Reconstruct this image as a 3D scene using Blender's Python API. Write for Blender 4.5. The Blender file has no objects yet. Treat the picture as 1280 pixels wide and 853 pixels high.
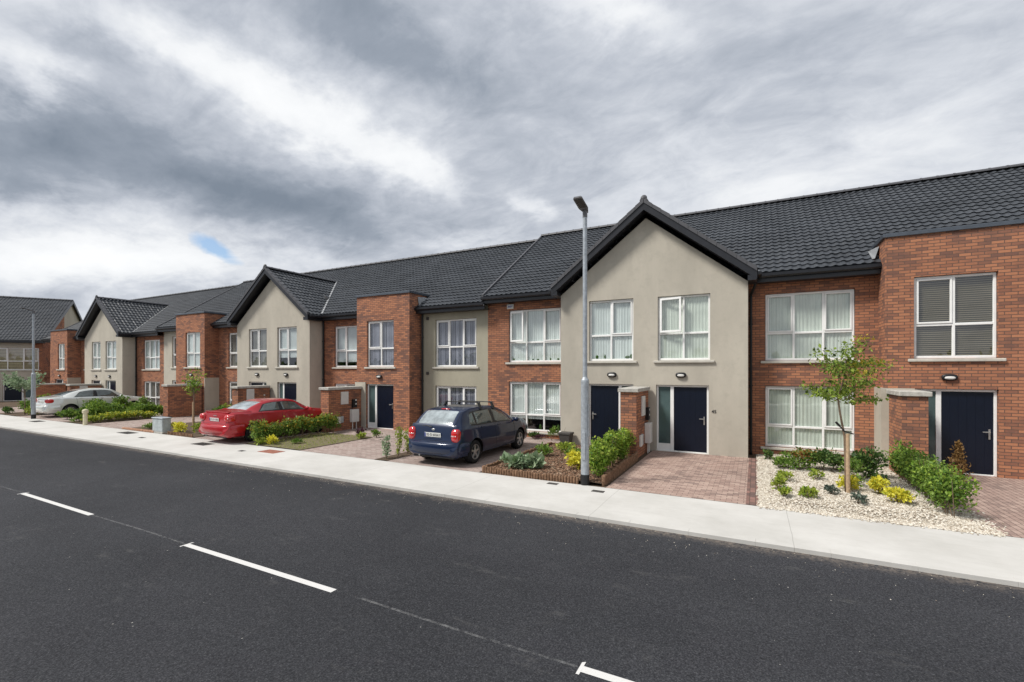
import bpy, math, random
import numpy as np
from mathutils import Vector, Matrix
random.seed(7); rng = np.random.default_rng(7)
sc = bpy.context.scene
COL = sc.collection
R = math.radians

# ------------------------------------------------------------------ material helpers
class S:
    """tiny expression wrapper around a float node socket"""
    def __init__(s, nt, k): s.nt = nt; s.k = k
    def _m(s, op, b=None, c=None):
        n = s.nt.nodes.new('ShaderNodeMath'); n.operation = op
        for i, v in enumerate((s, b, c)):
            if v is None: continue
            if isinstance(v, S): s.nt.links.new(v.k, n.inputs[i])
            else: n.inputs[i].default_value = v
        return S(s.nt, n.outputs[0])
    def __add__(s, o): return s._m('ADD', o)
    def __sub__(s, o): return s._m('SUBTRACT', o)
    def __mul__(s, o): return s._m('MULTIPLY', o)
    def __truediv__(s, o): return s._m('DIVIDE', o)
    def max(s, o): return s._m('MAXIMUM', o)
    def min(s, o): return s._m('MINIMUM', o)
    def exp(s): return s._m('EXPONENT')
    def gt(s, o): return s._m('GREATER_THAN', o)
    def lt(s, o): return s._m('LESS_THAN', o)
    def abs(s): return s._m('ABSOLUTE')
    def rng(s, a, b, c=0.0, d=1.0):
        n = s.nt.nodes.new('ShaderNodeMapRange'); n.clamp = True
        s.nt.links.new(s.k, n.inputs[0])
        for i, v in enumerate((a, b, c, d)): n.inputs[i+1].default_value = v
        return S(s.nt, n.outputs[0])

class M:
    def __init__(s, name, rough=0.7, spec=0.4, metal=0.0, coat=0.0):
        s.m = bpy.data.materials.new(name); s.m.use_nodes = True
        s.nt = s.m.node_tree; s.b = s.nt.nodes['Principled BSDF']
        s.b.inputs['Roughness'].default_value = rough
        s.b.inputs['Specular IOR Level'].default_value = spec
        s.b.inputs['Metallic'].default_value = metal
        s.b.inputs['Coat Weight'].default_value = coat
        s.b.inputs['Coat Roughness'].default_value = 0.04
        s._uv = None; s._ob = None
    def n(s, t, **kw):
        nd = s.nt.nodes.new(t)
        for k, v in kw.items(): setattr(nd, k, v)
        return nd
    @property
    def uv(s):
        if not s._uv: s._uv = s.n('ShaderNodeTexCoord').outputs['UV']
        return s._uv
    @property
    def ob(s):
        if not s._ob: s._ob = s.n('ShaderNodeNewGeometry').outputs['Position']
        return s._ob
    def scaled(s, vec, sx, sy, sz, loc=(0, 0, 0), rot=0):
        mp = s.n('ShaderNodeMapping'); s.nt.links.new(vec, mp.inputs[0])
        mp.inputs['Scale'].default_value = (sx, sy, sz); mp.inputs['Location'].default_value = loc
        mp.inputs['Rotation'].default_value = (0, 0, rot)
        return mp.outputs[0]
    def noise(s, scale, detail=3, rough=0.55, vec=None, dist=0.0):
        nd = s.n('ShaderNodeTexNoise'); s.nt.links.new(vec or s.ob, nd.inputs['Vector'])
        nd.inputs['Scale'].default_value = scale; nd.inputs['Detail'].default_value = detail
        nd.inputs['Roughness'].default_value = rough; nd.inputs['Distortion'].default_value = dist
        return S(s.nt, nd.outputs['Fac'])
    def voro(s, scale, vec=None, feature='F1', out='Distance'):
        nd = s.n('ShaderNodeTexVoronoi', feature=feature); s.nt.links.new(vec or s.ob, nd.inputs['Vector'])
        nd.inputs['Scale'].default_value = scale
        return nd.outputs[out]
    def mix(s, f, a, b, blend='MIX'):
        nd = s.n('ShaderNodeMix', data_type='RGBA', blend_type=blend)
        for i, v in ((0, f), (6, a), (7, b)):
            if isinstance(v, S): s.nt.links.new(v.k, nd.inputs[i])
            elif isinstance(v, (tuple, list)): nd.inputs[i].default_value = (*v[:3], 1)
            elif isinstance(v, (int, float)): nd.inputs[i].default_value = v
            else: s.nt.links.new(v, nd.inputs[i])
        return nd.outputs[2]
    def col(s, c):
        if isinstance(c, (tuple, list)): s.b.inputs['Base Color'].default_value = (*c[:3], 1)
        else: s.nt.links.new(c, s.b.inputs['Base Color'])
        return s
    def rough(s, v):
        s.nt.links.new(v.k, s.b.inputs['Roughness']); return s
    def bump(s, h, strength=0.3, dist=0.01):
        nd = s.n('ShaderNodeBump'); nd.inputs['Strength'].default_value = strength
        nd.inputs['Distance'].default_value = dist
        s.nt.links.new(h.k if isinstance(h, S) else h, nd.inputs['Height'])
        s.nt.links.new(nd.outputs[0], s.b.inputs['Normal']); return s

def brick_mat(name, c1, c2, dark, mortar, bw=0.225, bh=0.075, ms=0.006, rot=0, off=0.5, patch=0.5, bstr=0.6, tone=(0.8, 1.15)):
    m = M(name, 0.85, 0.25)
    v = m.scaled(m.uv, 1, 1, 1, rot=rot)
    def bt(a, b, mo, bias=0.0):
        nd = m.n('ShaderNodeTexBrick'); m.nt.links.new(v, nd.inputs['Vector'])
        nd.offset = off; nd.inputs['Scale'].default_value = 1
        nd.inputs['Brick Width'].default_value = bw; nd.inputs['Row Height'].default_value = bh
        nd.inputs['Mortar Size'].default_value = ms; nd.inputs['Mortar Smooth'].default_value = 0.25
        nd.inputs['Bias'].default_value = bias
        for i, q in (('Color1', a), ('Color2', b), ('Mortar', mo)): nd.inputs[i].default_value = (*q, 1)
        return nd
    A = bt(c1, c2, mortar)
    B = bt((0, 0, 0), (1, 1, 1), (0, 0, 0))           # random number of each brick
    br = S(m.nt, B.outputs['Color']); fac = S(m.nt, A.outputs['Fac'])
    big = m.noise(0.9, 4, 0.65)
    sel = (br * 0.38 + big * 0.9 + m.noise(2.2, 3, .6, m.scaled(m.ob, .5, .5, 1.6)) * 0.42).rng(0.93 - 0.25*patch, 1.16 - 0.25*patch)
    notm = fac * -1 + 1
    c = m.mix(sel * notm * 0.85, A.outputs['Color'], dark)
    c = m.mix(1.0, c, m.mix(m.noise(0.35, 3), (tone[0],)*3, (tone[1],)*3), 'MULTIPLY')
    c = m.mix((m.noise(60, 3) * 0.5), c, m.mix(0.5, c, (0.02, 0.015, 0.012)))
    m.col(c)
    m.bump(notm * 1.0 + m.noise(90, 3) * 0.35, bstr, 0.006)
    return m.m

MT = {}
MT['brick'] = brick_mat('red brick', (0.515, 0.225, 0.122), (0.375, 0.155, 0.088), (0.195, 0.105, 0.082), (0.15, 0.095, 0.075), ms=0.0085, patch=.35)
MT['paving'] = brick_mat('block paving', (0.50, 0.37, 0.31), (0.36, 0.245, 0.205), (0.23, 0.17, 0.15), (0.14, 0.105, 0.085), bw=0.2, bh=0.1, ms=0.005, patch=0.1, bstr=0.8)
MT['paving_pale'] = brick_mat('faded block paving', (0.44, 0.36, 0.32), (0.36, 0.27, 0.24), (0.24, 0.19, 0.17), (0.17, 0.14, 0.12), bw=0.2, bh=0.1, ms=0.005, patch=0.0, bstr=0.7)
MT['paving_side'] = brick_mat('block paving rows', (0.45, 0.33, 0.28), (0.34, 0.235, 0.20), (0.23, 0.17, 0.15), (0.13, 0.10, 0.08), bw=0.2, bh=0.1, ms=0.006, rot=R(90), patch=0.1, bstr=0.8)

def render_mat(name, c):
    m = M(name, 0.9, 0.2)
    st = m.scaled(m.ob, 1.0, 1.0, 0.35)
    f = m.noise(1.2, 5, 0.6, st)
    cc = m.mix(f.rng(0.3, 0.7), tuple(x*0.86 for x in c), tuple(x*1.08 for x in c))
    cc = m.mix(m.noise(3.5, 6, 0.75).rng(0.5, 0.75) * 0.42, cc, tuple(x*0.72 for x in c))
    m.col(cc); m.bump(m.noise(140, 3), 0.25, 0.004)
    return m.m
MT['render'] = render_mat('cream render', (0.475, 0.438, 0.368))
MT['render_green'] = render_mat('olive cream render', (0.375, 0.35, 0.272))
def roof_mat():
    m = M('anthracite roof tile', 0.55, 0.45)
    f = m.noise(0.7, 4, 0.6); g = m.noise(9, 3)
    c = m.mix(f.rng(0.35, 0.65), (0.024, 0.028, 0.034), (0.040, 0.045, 0.053))
    c = m.mix(g.rng(0.55, 0.8) * 0.5, c, (0.12, 0.125, 0.13))
    isl = m.n('ShaderNodeNewGeometry').outputs['Random Per Island']
    c = m.mix(1.0, c, m.mix(S(m.nt, isl), (0.9,)*3, (1.1,)*3), 'MULTIPLY')
    m.col(c); m.rough(m.noise(3, 3).rng(0.3, 0.7, 0.42, 0.62)); m.bump(m.noise(120, 2), 0.15, 0.003)
    return m.m
MT['roof'] = roof_mat()
def simple(name, c, rough=0.6, spec=0.4, metal=0.0, coat=0.0, var=0.12, nscale=6, bump=0.0, bscale=80):
    m = M(name, rough, spec, metal, coat)
    m.col(m.mix(m.noise(nscale, 4, 0.6).rng(0.3, 0.7), tuple(x*(1-var) for x in c), tuple(x*(1+var) for x in c)))
    if bump: m.bump(m.noise(bscale, 3), bump, 0.004)
    return m.m
MT['fascia'] = simple('black fascia', (0.012, 0.013, 0.017), 0.35, 0.5, var=0.25)
MT['verge'] = simple('grey verge capping', (0.075, 0.075, 0.082), 0.5)
MT['flash'] = simple('grey metal coping', (0.10, 0.115, 0.135), 0.35, 0.5, 0.5)
MT['lead'] = simple('lead valley', (0.33, 0.34, 0.35), 0.45, 0.4, 0.3)
MT['pvc'] = simple('white window frame', (0.83, 0.83, 0.81), 0.35, 0.45, var=0.05)
MT['white_metal'] = simple('white painted metal', (0.66, 0.65, 0.62), 0.45, var=0.07)
MT['concrete'] = simple('concrete coping', (0.42, 0.405, 0.37), 0.85, 0.2, var=0.25, nscale=9, bump=0.3)
MT['sill'] = simple('concrete sill', (0.50, 0.475, 0.42), 0.85, 0.2, var=0.12, nscale=5, bump=0.2)
MT['navy'] = simple('navy door paint', (0.003, 0.0062, 0.0165), 0.35, 0.35, var=0.1)
MT['handle'] = simple('brushed steel', (0.55, 0.54, 0.52), 0.3, 0.5, 0.9)
MT['galv'] = simple('galvanised steel', (0.37, 0.40, 0.43), 0.5, 0.5, 0.35, var=0.2, nscale=14)
MT['galv_dark'] = simple('dark lamp head', (0.16, 0.16, 0.17), 0.5, 0.4, 0.2)
MT['black'] = simple('black plastic', (0.012, 0.012, 0.013), 0.45)
MT['tyre'] = simple('tyre rubber', (0.017, 0.017, 0.018), 0.85, 0.2)
MT['alloy'] = simple('alloy wheel', (0.42, 0.42, 0.42), 0.35, 0.5, 0.75)
MT['blue_paint'] = simple('dark blue car paint', (0.003, 0.0125, 0.044), 0.3, 0.3, 0.1, 0.6, var=0.03)
MT['red_paint'] = simple('red car paint', (0.36, 0.004, 0.011), 0.3, 0.4, 0.1, 0.7, var=0.03)
MT['silver_paint'] = simple('silver car paint', (0.66, 0.68, 0.65), 0.3, 0.5, 0.35, 1.0, var=0.03)
MT['arch'] = simple('wheel arch liner', (0.008, 0.008, 0.008), 0.9, 0.1)
MT['lens_red'] = simple('red lamp lens', (0.5, 0.012, 0.015), 0.12, 0.6, 0, 1.0, var=0.05)
MT['lens_white'] = simple('pale lamp lens', (0.62, 0.52, 0.50), 0.12, 0.6, 0, 1.0)
MT['plate'] = simple('number plate', (0.66, 0.66, 0.63), 0.5, var=0.04)
MT['ink'] = simple('black lettering', (0.02, 0.02, 0.022), 0.6)
MT['ink_blue'] = simple('blue lettering', (0.03, 0.05, 0.25), 0.5)
MT['bark'] = simple('young bark', (0.20, 0.145, 0.10), 0.85, 0.2, var=0.35, nscale=25, bump=0.5, bscale=60)
MT['stake'] = simple('timber stake', (0.42, 0.30, 0.19), 0.85, 0.2, var=0.25, nscale=20, bump=0.4)
MT['log'] = simple('timber log edging', (0.20, 0.12, 0.075), 0.9, 0.15, var=0.5, nscale=14, bump=0.7, bscale=50)
MT['pot'] = simple('dark grey planter', (0.075, 0.07, 0.065), 0.7, 0.3)
MT['frost'] = simple('frosted side light glass', (0.075, 0.115, 0.115), 0.12, 0.6, var=0.3, nscale=1.2)
MT['car_glass'] = simple('car window glass', (0.06, 0.075, 0.07), 0.04, 0.9, 0, 0.5, var=0.75, nscale=2.5)
MT['windscreen'] = simple('windscreen glass', (0.05, 0.06, 0.06), 0.35, 0.5, var=.5)
MT['car_glass_rear'] = simple('rear screen glass', (0.30, 0.34, 0.35), 0.10, 0.9, 0, 0.8, var=0.45, nscale=3.0)
MT['cabinet'] = simple('grey utility cabinet', (0.36, 0.395, 0.405), 0.55, var=0.15)
MT['bollard'] = simple('yellowed marker post', (0.60, 0.55, 0.38), 0.7, var=0.15)
MT['iron'] = simple('cast iron cover', (0.075, 0.07, 0.065), 0.7, 0.4, 0.2, var=0.35, nscale=30, bump=0.6)
MT['iron_red'] = simple('rust red cover', (0.26, 0.10, 0.065), 0.8, var=0.3, nscale=12, bump=0.4)
MT['paint'] = None
MT['terracotta'] = simple('terracotta edging', (0.36, 0.20, 0.13), 0.9, 0.2, var=0.3, nscale=15, bump=0.4)
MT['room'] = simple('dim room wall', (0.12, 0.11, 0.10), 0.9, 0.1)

def asphalt():
    m = M('asphalt', 0.85, 0.18)
    sp = S(m.nt, m.voro(75)); fine = m.noise(62, 5, 0.8)
    big = m.noise(0.35, 4, 0.6); mid = m.noise(2.6, 5, 0.7)
    c = m.mix(big.rng(0.3, 0.7), (0.026, 0.027, 0.031), (0.039, 0.040, 0.045))
    c = m.mix(mid.rng(0.55, 0.8) * 0.5, c, (0.056, 0.056, 0.059))
    c = m.mix(fine.rng(0.52, 0.70) * 0.7, c, (0.12, 0.12, 0.125))
    c = m.mix(fine.rng(0.5, 0.34) * 0.85, c, (0.010, 0.010, 0.012))
    fl = S(m.nt, m.voro(5.5)); fl2 = m.noise(3.1, 2)
    c = m.mix(fl.lt(0.045) * fl2.gt(0.55), c, (0.30, 0.29, 0.27))
    # dry pale scuffs and tyre dust with a shape of their own
    vc = S(m.nt, m.voro(75, out='Color')); c = m.mix(1.0, c, m.mix(vc, (.62,)*3, (1.28,)*3), 'MULTIPLY')
    pt = m.noise(0.22, 3, 0.5, m.scaled(m.ob, 0.25, 1.0, 1)); c = m.mix(1.0, c, m.mix(pt.rng(.38, .62), (.86,)*3, (1.16,)*3), 'MULTIPLY')
    sc_ = m.noise(1.4, 6, 0.75, m.scaled(m.ob, 0.6, 1.6, 1)); c = m.mix(sc_.rng(0.60, 0.78) * 0.30, c, (0.17, 0.165, 0.155))
    sx = m.n('ShaderNodeSeparateXYZ'); m.nt.links.new(m.ob, sx.inputs[0]); y = S(m.nt, sx.outputs[1])
    edge = (y + m.noise(3, 4, 0.7) * 0.5).rng(7.55, 7.9)
    c = m.mix(edge * m.noise(25, 4).rng(0.35, 0.6) * 0.75, c, (0.21, 0.175, 0.145))
    m.col(c); m.bump(sp * 0.5 + fine * 0.8, 0.75, 0.006)
    return m.m
MT['asphalt'] = asphalt()
def pavement():
    m = M('pale concrete pavement', 0.85, 0.25)
    a = m.noise(0.7, 5, 0.65); b = m.noise(6, 5, 0.7, m.scaled(m.ob, 0.4, 1.6, 1))
    c = m.mix(a.rng(0.3, 0.7), (0.44, 0.428, 0.40), (0.56, 0.546, 0.518))
    c = m.mix(b.rng(0.5, 0.8) * 0.4, c, (0.40, 0.385, 0.355))
    sx = m.n('ShaderNodeSeparateXYZ'); m.nt.links.new(m.ob, sx.inputs[0]); x = S(m.nt, sx.outputs[0])
    j = ((x + 40 + m.noise(1.5, 2) * 0.03) / 3.0)._m('FRACT')
    c = m.mix((j - 0.5).abs().lt(0.0016) * 0.6, c, (0.25, 0.24, 0.22))
    c = m.mix(m.noise(70, 3, 0.7).rng(0.62, 0.8) * 0.35, c, (0.33, 0.32, 0.29))
    m.col(c); m.bump(m.noise(160, 3), 0.3, 0.003)
    return m.m
MT['pavement'] = pavement()
def linepaint():
    m = M('white road paint', 0.6, 0.3)
    c = m.mix(m.noise(60, 4, 0.75).rng(0.6, 0.75) * 0.6, (0.60, 0.59, 0.57), (0.16, 0.16, 0.16))
    m.col(c); m.bump(m.noise(220, 2), 0.4, 0.004); return m.m
MT['paint'] = linepaint()
def chalk():
    m = M('chalk setting-out line', 0.9, 0.1)
    f = (m.noise(14, 5, 0.8) + m.noise(1.3, 2) * 0.9).rng(0.85, 1.25) * .8
    m.col((0.24, 0.24, 0.24)); m.nt.links.new(f.k, m.b.inputs['Alpha']); return m.m
MT['chalk'] = chalk()
def soil(name, a, b, c3):
    m = M(name, 0.95, 0.1)
    c = m.mix(m.noise(2.2, 5, 0.7).rng(0.35, 0.65), a, b)
    c = m.mix(m.noise(28, 4, 0.75).rng(0.55, 0.75) * 0.6, c, c3)
    m.col(c); m.bump(m.noise(30, 5, 0.7), 1.0, 0.03); return m.m
MT['soil'] = soil('garden soil', (0.085, 0.062, 0.045), (0.13, 0.098, 0.07), (0.20, 0.16, 0.12))
MT['weedy'] = soil('weedy soil', (0.20, 0.165, 0.105), (0.145, 0.135, 0.07), (0.30, 0.25, 0.18))
MT['earth'] = soil('rough ground', (0.07, 0.09, 0.035), (0.12, 0.12, 0.06), (0.15, 0.13, 0.08))
MT['gravel_bed'] = soil('gravel bed', (0.42, 0.37, 0.30), (0.50, 0.45, 0.37), (0.60, 0.56, 0.48))
def island(name, a, b, c3=None, rough=0.8, spec=0.3, trans=0.0):
    m = M(name, rough, spec)
    r = S(m.nt, m.n('ShaderNodeNewGeometry').outputs['Random Per Island'])
    c = m.mix(r, a, b)
    if c3: c = m.mix(((r * 7.31)._m('FRACT')).gt(0.86), c, c3)
    m.col(c)
    if trans:
        tr = m.n('ShaderNodeBsdfTranslucent'); m.nt.links.new(c, tr.inputs[0])
        mx = m.n('ShaderNodeMixShader'); mx.inputs[0].default_value = trans
        m.nt.links.new(m.b.outputs[0], mx.inputs[1]); m.nt.links.new(tr.outputs[0], mx.inputs[2])
        m.nt.links.new(mx.outputs[0], m.nt.nodes['Material Output'].inputs[0])
    return m.m
MT['stone'] = island('cream gravel stones', (0.42, 0.36, 0.28), (0.70, 0.66, 0.58), (0.26, 0.21, 0.16))
MT['chip'] = island('bark chips', (0.10, 0.055, 0.034), (0.27, 0.155, 0.095), (0.36, 0.26, 0.18))
LG = lambda n, a, b, c=None, r=0.55: island(n, a, b, c, r, 0.35, 0.3)
MT['leaf_fresh'] = LG('fresh green leaves', (0.13, 0.25, 0.02), (0.36, 0.48, 0.07), (0.06, 0.14, 0.016))
MT['leaf_mid'] = LG('mid green leaves', (0.08, 0.17, 0.022), (0.24, 0.35, 0.06), (0.04, 0.09, 0.014))
MT['leaf_dark'] = LG('dark green leaves', (0.03, 0.075, 0.018), (0.10, 0.18, 0.04), (0.18, 0.26, 0.06))
MT['leaf_yellow'] = LG('golden yellow leaves', (0.62, 0.55, 0.03), (0.78, 0.74, 0.10), (0.35, 0.42, 0.05))
MT['leaf_lime'] = LG('lime leaves', (0.22, 0.30, 0.03), (0.42, 0.48, 0.08), (0.10, 0.18, 0.02))
MT['leaf_grey'] = LG('grey green leaves', (0.07, 0.10, 0.08), (0.16, 0.20, 0.15), (0.04, 0.06, 0.04))
MT['leaf_sage'] = LG('sage leaves', (0.22, 0.32, 0.18), (0.38, 0.46, 0.30), (0.14, 0.22, 0.10))
MT['leaf_red'] = LG('bronze red leaves', (0.20, 0.06, 0.02), (0.34, 0.20, 0.04), (0.12, 0.16, 0.03))
MT['leaf_orange'] = LG('orange tip leaves', (0.48, 0.30, 0.03), (0.42, 0.40, 0.05), (0.20, 0.28, 0.04))
MT['leaf_purple'] = LG('purple leaves', (0.05, 0.02, 0.03), (0.11, 0.045, 0.06))
MT['leaf_brown'] = LG('brown conifer leaves', (0.17, 0.09, 0.03), (0.28, 0.17, 0.06))

def glass_mat():
    m = M('window glass', 0.02, 0.5)
    nt = m.nt
    tr = m.n('ShaderNodeBsdfTransparent'); tr.inputs[0].default_value = (0.93, 0.965, 0.95, 1)
    gl = m.n('ShaderNodeBsdfGlossy'); gl.inputs['Roughness'].default_value = 0.015
    gl.inputs[0].default_value = (0.95, 0.97, 1, 1)
    fr = m.n('ShaderNodeLayerWeight'); fr.inputs[0].default_value = .5
    bp = m.n('ShaderNodeBump'); bp.inputs['Strength'].default_value = 0.06; bp.inputs['Distance'].default_value = 0.02
    nt.links.new(m.noise(1.3, 2).k, bp.inputs['Height']); nt.links.new(bp.outputs[0], gl.inputs['Normal'])
    f = S(nt, fr.outputs['Facing'])._m('POWER', 4.0) * .8 + 0.11
    mx = m.n('ShaderNodeMixShader'); nt.links.new(f.k, mx.inputs[0])
    nt.links.new(tr.outputs[0], mx.inputs[1]); nt.links.new(gl.outputs[0], mx.inputs[2])
    nt.links.new(mx.outputs[0], nt.nodes['Material Output'].inputs[0]); return m.m
MT['glass'] = glass_mat()
def cloth(name, c, dark, per=0.09, thr=0.12, var=0.1, horiz=False):
    m = M(name, 0.9, 0.1)
    sx = m.n('ShaderNodeSeparateXYZ'); m.nt.links.new(m.uv, sx.inputs[0])
    x = S(m.nt, sx.outputs[1 if horiz else 0])
    f = ((x / per) + 100)._m('FRACT')
    cc = m.mix(m.noise(2, 3).rng(0.3, 0.7), tuple(q*(1-var) for q in c), tuple(q*(1+var) for q in c))
    cc = m.mix(f.lt(thr), cc, dark)
    m.col(cc); return m.m
MT['blind_white'] = cloth('white vertical blind', (0.62, 0.65, 0.59), (0.46, 0.49, 0.44), 0.089, 0.13)
MT['net'] = cloth('white net curtain', (0.66, 0.69, 0.68), (0.56, 0.59, 0.58), 0.13, 0.3)
MT['blind_dark'] = cloth('dark horizontal blind', (0.05, 0.042, 0.030), (0.25, 0.21, 0.14), 0.05, 0.3, horiz=True)
MT['blind_lilac'] = cloth('lilac vertical blind', (0.26, 0.26, 0.32), (0.06, 0.06, 0.08), 0.11, 0.35)
MT['blind_tan'] = cloth('tan horizontal blind', (0.50, 0.41, 0.29), (0.22, 0.17, 0.12), 0.12, 0.35, horiz=True)
MT['cloth_grey'] = cloth('pale roller blind', (0.50, 0.53, 0.54), (0.42, 0.45, 0.46), 0.3, 0.05)
MT['cloth_dark'] = cloth('dark curtain', (0.16, 0.15, 0.14), (0.32, 0.31, 0.29), 0.16, 0.25)  # dark cloth with paler upright stripes

# ------------------------------------------------------------------ mesh helpers
ORG = {}
def tag(o, label=None, cat=None, group=None, kind=None):
    if label: o['label'] = label
    if cat: o['category'] = cat
    if group: o['group'] = group
    if kind: o['kind'] = kind
    return o
def empty(name, loc, label=None, cat=None, group=None):
    o = bpy.data.objects.new(name, None); COL.objects.link(o); o.location = loc
    o.empty_display_size = 0.2; ORG[o.name] = Vector(loc)
    return tag(o, label, cat, group)

class MB:
    def __init__(s): s.v = []; s.f = []; s.mi = []
    def add(s, vs, fs, mi=0):
        b = len(s.v); s.v += [tuple(p) for p in vs]
        s.f += [tuple(b+i for i in f) for f in fs]; s.mi += [mi]*len(fs); return s
    def box(s, x0, x1, y0, y1, z0, z1, mi=0, fr=None):
        vs = [(x, y, z) for z in (z0, z1) for y in (y0, y1) for x in (x0, x1)]
        if fr: vs = [fr(*p) for p in vs]
        return s.add(vs, [(0, 2, 3, 1), (4, 5, 7, 6), (0, 1, 5, 4), (1, 3, 7, 5), (3, 2, 6, 7), (2, 0, 4, 6)], mi)
    def cbox(s, x0, x1, y0, y1, z0, z1, c=0.01, mi=0, fr=None):
        """box with chamfered edges"""
        xs, ys, zs = (x0, x1), (y0, y1), (z0, z1); V = []; idx = {}
        for i in (0, 1):
            for j in (0, 1):
                for k in (0, 1):
                    sx, sy, sz = (1, -1)[i], (1, -1)[j], (1, -1)[k]
                    for a in range(3):
                        p = [xs[i]+sx*c, ys[j]+sy*c, zs[k]+sz*c]; p[a] = (xs[i], ys[j], zs[k])[a]
                        idx[(i, j, k, a)] = len(V); V.append(tuple(p))
        F = []
        for a in range(3):
            o = [q for q in range(3) if q != a]
            for e in (0, 1):
                loop = []
                for (p, q) in ((0, 0), (1, 0), (1, 1), (0, 1)):
                    key = [0, 0, 0]; key[a] = e; key[o[0]] = p; key[o[1]] = q
                    loop.append(idx[(*key, a)])
                F.append(tuple(loop))
            for p in (0, 1):
                for q in (0, 1):
                    k0 = [0, 0, 0]; k0[o[0]] = p; k0[o[1]] = q; k1 = list(k0); k1[a] = 1
                    F.append((idx[(*k0, o[0])], idx[(*k1, o[0])], idx[(*k1, o[1])], idx[(*k0, o[1])]))
        for i in (0, 1):
            for j in (0, 1):
                for k in (0, 1): F.append(tuple(idx[(i, j, k, a)] for a in range(3)))
        if fr: V = [fr(*p) for p in V]
        return s.add(V, F, mi)
    def tube(s, pts, rad, n=8, mi=0, cap=True):
        pts = [Vector(p) for p in pts]
        if not isinstance(rad, (list, tuple)): rad = [rad]*len(pts)
        b = len(s.v); up = Vector((0, 0, 1))
        for i, p in enumerate(pts):
            d = (pts[min(i+1, len(pts)-1)] - pts[max(i-1, 0)]).normalized()
            a = d.cross(up if abs(d.z) < 0.95 else Vector((1, 0, 0))).normalized(); c = d.cross(a)
            for k in range(n):
                t = 2*math.pi*k/n; s.v.append(tuple(p + a*(math.cos(t)*rad[i]) + c*(math.sin(t)*rad[i])))
        for i in range(len(pts)-1):
            for k in range(n):
                s.f.append((b+i*n+k, b+i*n+(k+1) % n, b+(i+1)*n+(k+1) % n, b+(i+1)*n+k)); s.mi.append(mi)
        if cap:
            s.f.append(tuple(b+k for k in range(n))); s.mi.append(mi)
            e = b+(len(pts)-1)*n; s.f.append(tuple(e+k for k in reversed(range(n)))); s.mi.append(mi)
        return s
    def lathe(s, prof, n=16, fr=None, mi=0):
        """profile of (r, z) turned about z, then mapped by fr"""
        b = len(s.v)
        for (r, z) in prof:
            for k in range(n):
                t = 2*math.pi*k/n; p = (r*math.cos(t), r*math.sin(t), z); s.v.append(tuple(fr(*p)) if fr else p)
        for i in range(len(prof)-1):
            for k in range(n):
                s.f.append((b+i*n+k, b+i*n+(k+1) % n, b+(i+1)*n+(k+1) % n, b+(i+1)*n+k)); s.mi.append(mi)
        return s
    def sphere(s, c, r, nu=12, nv=8, e=1.0, mi=0):
        b = len(s.v); f = lambda q: math.copysign(abs(q)**e, q)
        for i in range(nv+1):
            ph = -math.pi/2 + math.pi*i/nv
            for k in range(nu):
                t = 2*math.pi*k/nu
                s.v.append((c[0]+r[0]*f(math.cos(ph))*f(math.cos(t)), c[1]+r[1]*f(math.cos(ph))*f(math.sin(t)), c[2]+r[2]*f(math.sin(ph))))
        for i in range(nv):
            for k in range(nu):
                s.f.append((b+i*nu+k, b+i*nu+(k+1) % nu, b+(i+1)*nu+(k+1) % nu, b+(i+1)*nu+k)); s.mi.append(mi)
        return s
    def build(s, name, mats, parent=None, smooth=False, fix=True, org=None):
        if not isinstance(mats, (list, tuple)): mats = [mats]
        mats = [MT[m] if isinstance(m, str) else m for m in mats]
        o0 = ORG[parent.name] if parent else (org or Vector((0, 0, 0))); o0 = Vector(o0)
        me = bpy.data.meshes.new(name)
        V = np.array(s.v, dtype=float).reshape(-1, 3)
        me.from_pydata([tuple(p) for p in (V - np.array(o0))], [], s.f)
        me.polygons.foreach_set('material_index', s.mi)
        if fix and len(s.f) < 40000:
            import bmesh
            bm = bmesh.new(); bm.from_mesh(me); bmesh.ops.recalc_face_normals(bm, faces=bm.faces); bm.to_mesh(me); bm.free()
        nl = len(me.loops); nor = np.empty(len(me.polygons)*3); me.polygons.foreach_get('normal', nor); nor = nor.reshape(-1, 3)
        tot = np.empty(len(me.polygons), int); me.polygons.foreach_get('loop_total', tot)
        ln = np.repeat(nor, tot, axis=0); li = np.empty(nl, int); me.loops.foreach_get('vertex_index', li)
        P = V[li]
        hor = np.abs(ln[:, 2]) > 0.7
        tx, ty = -ln[:, 1], ln[:, 0]; L = np.hypot(tx, ty) + 1e-9; tx, ty = tx/L, ty/L
        sg = np.where(np.abs(tx) > np.abs(ty), np.sign(tx), np.sign(ty))
        u = np.where(hor, P[:, 0], (P[:, 0]*tx + P[:, 1]*ty)*sg); v = np.where(hor, P[:, 1], P[:, 2])
        uv = me.uv_layers.new(name='UVMap'); uv.data.foreach_set('uv', np.stack([u, v], 1).ravel())
        if smooth: me.polygons.foreach_set('use_smooth', [True]*len(me.polygons))
        for m in mats: me.materials.append(m)
        me.update()
        o = bpy.data.objects.new(name, me); COL.objects.link(o)
        if parent: o.parent = parent
        else: o.location = o0
        ORG[o.name] = o0
        return o

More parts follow.
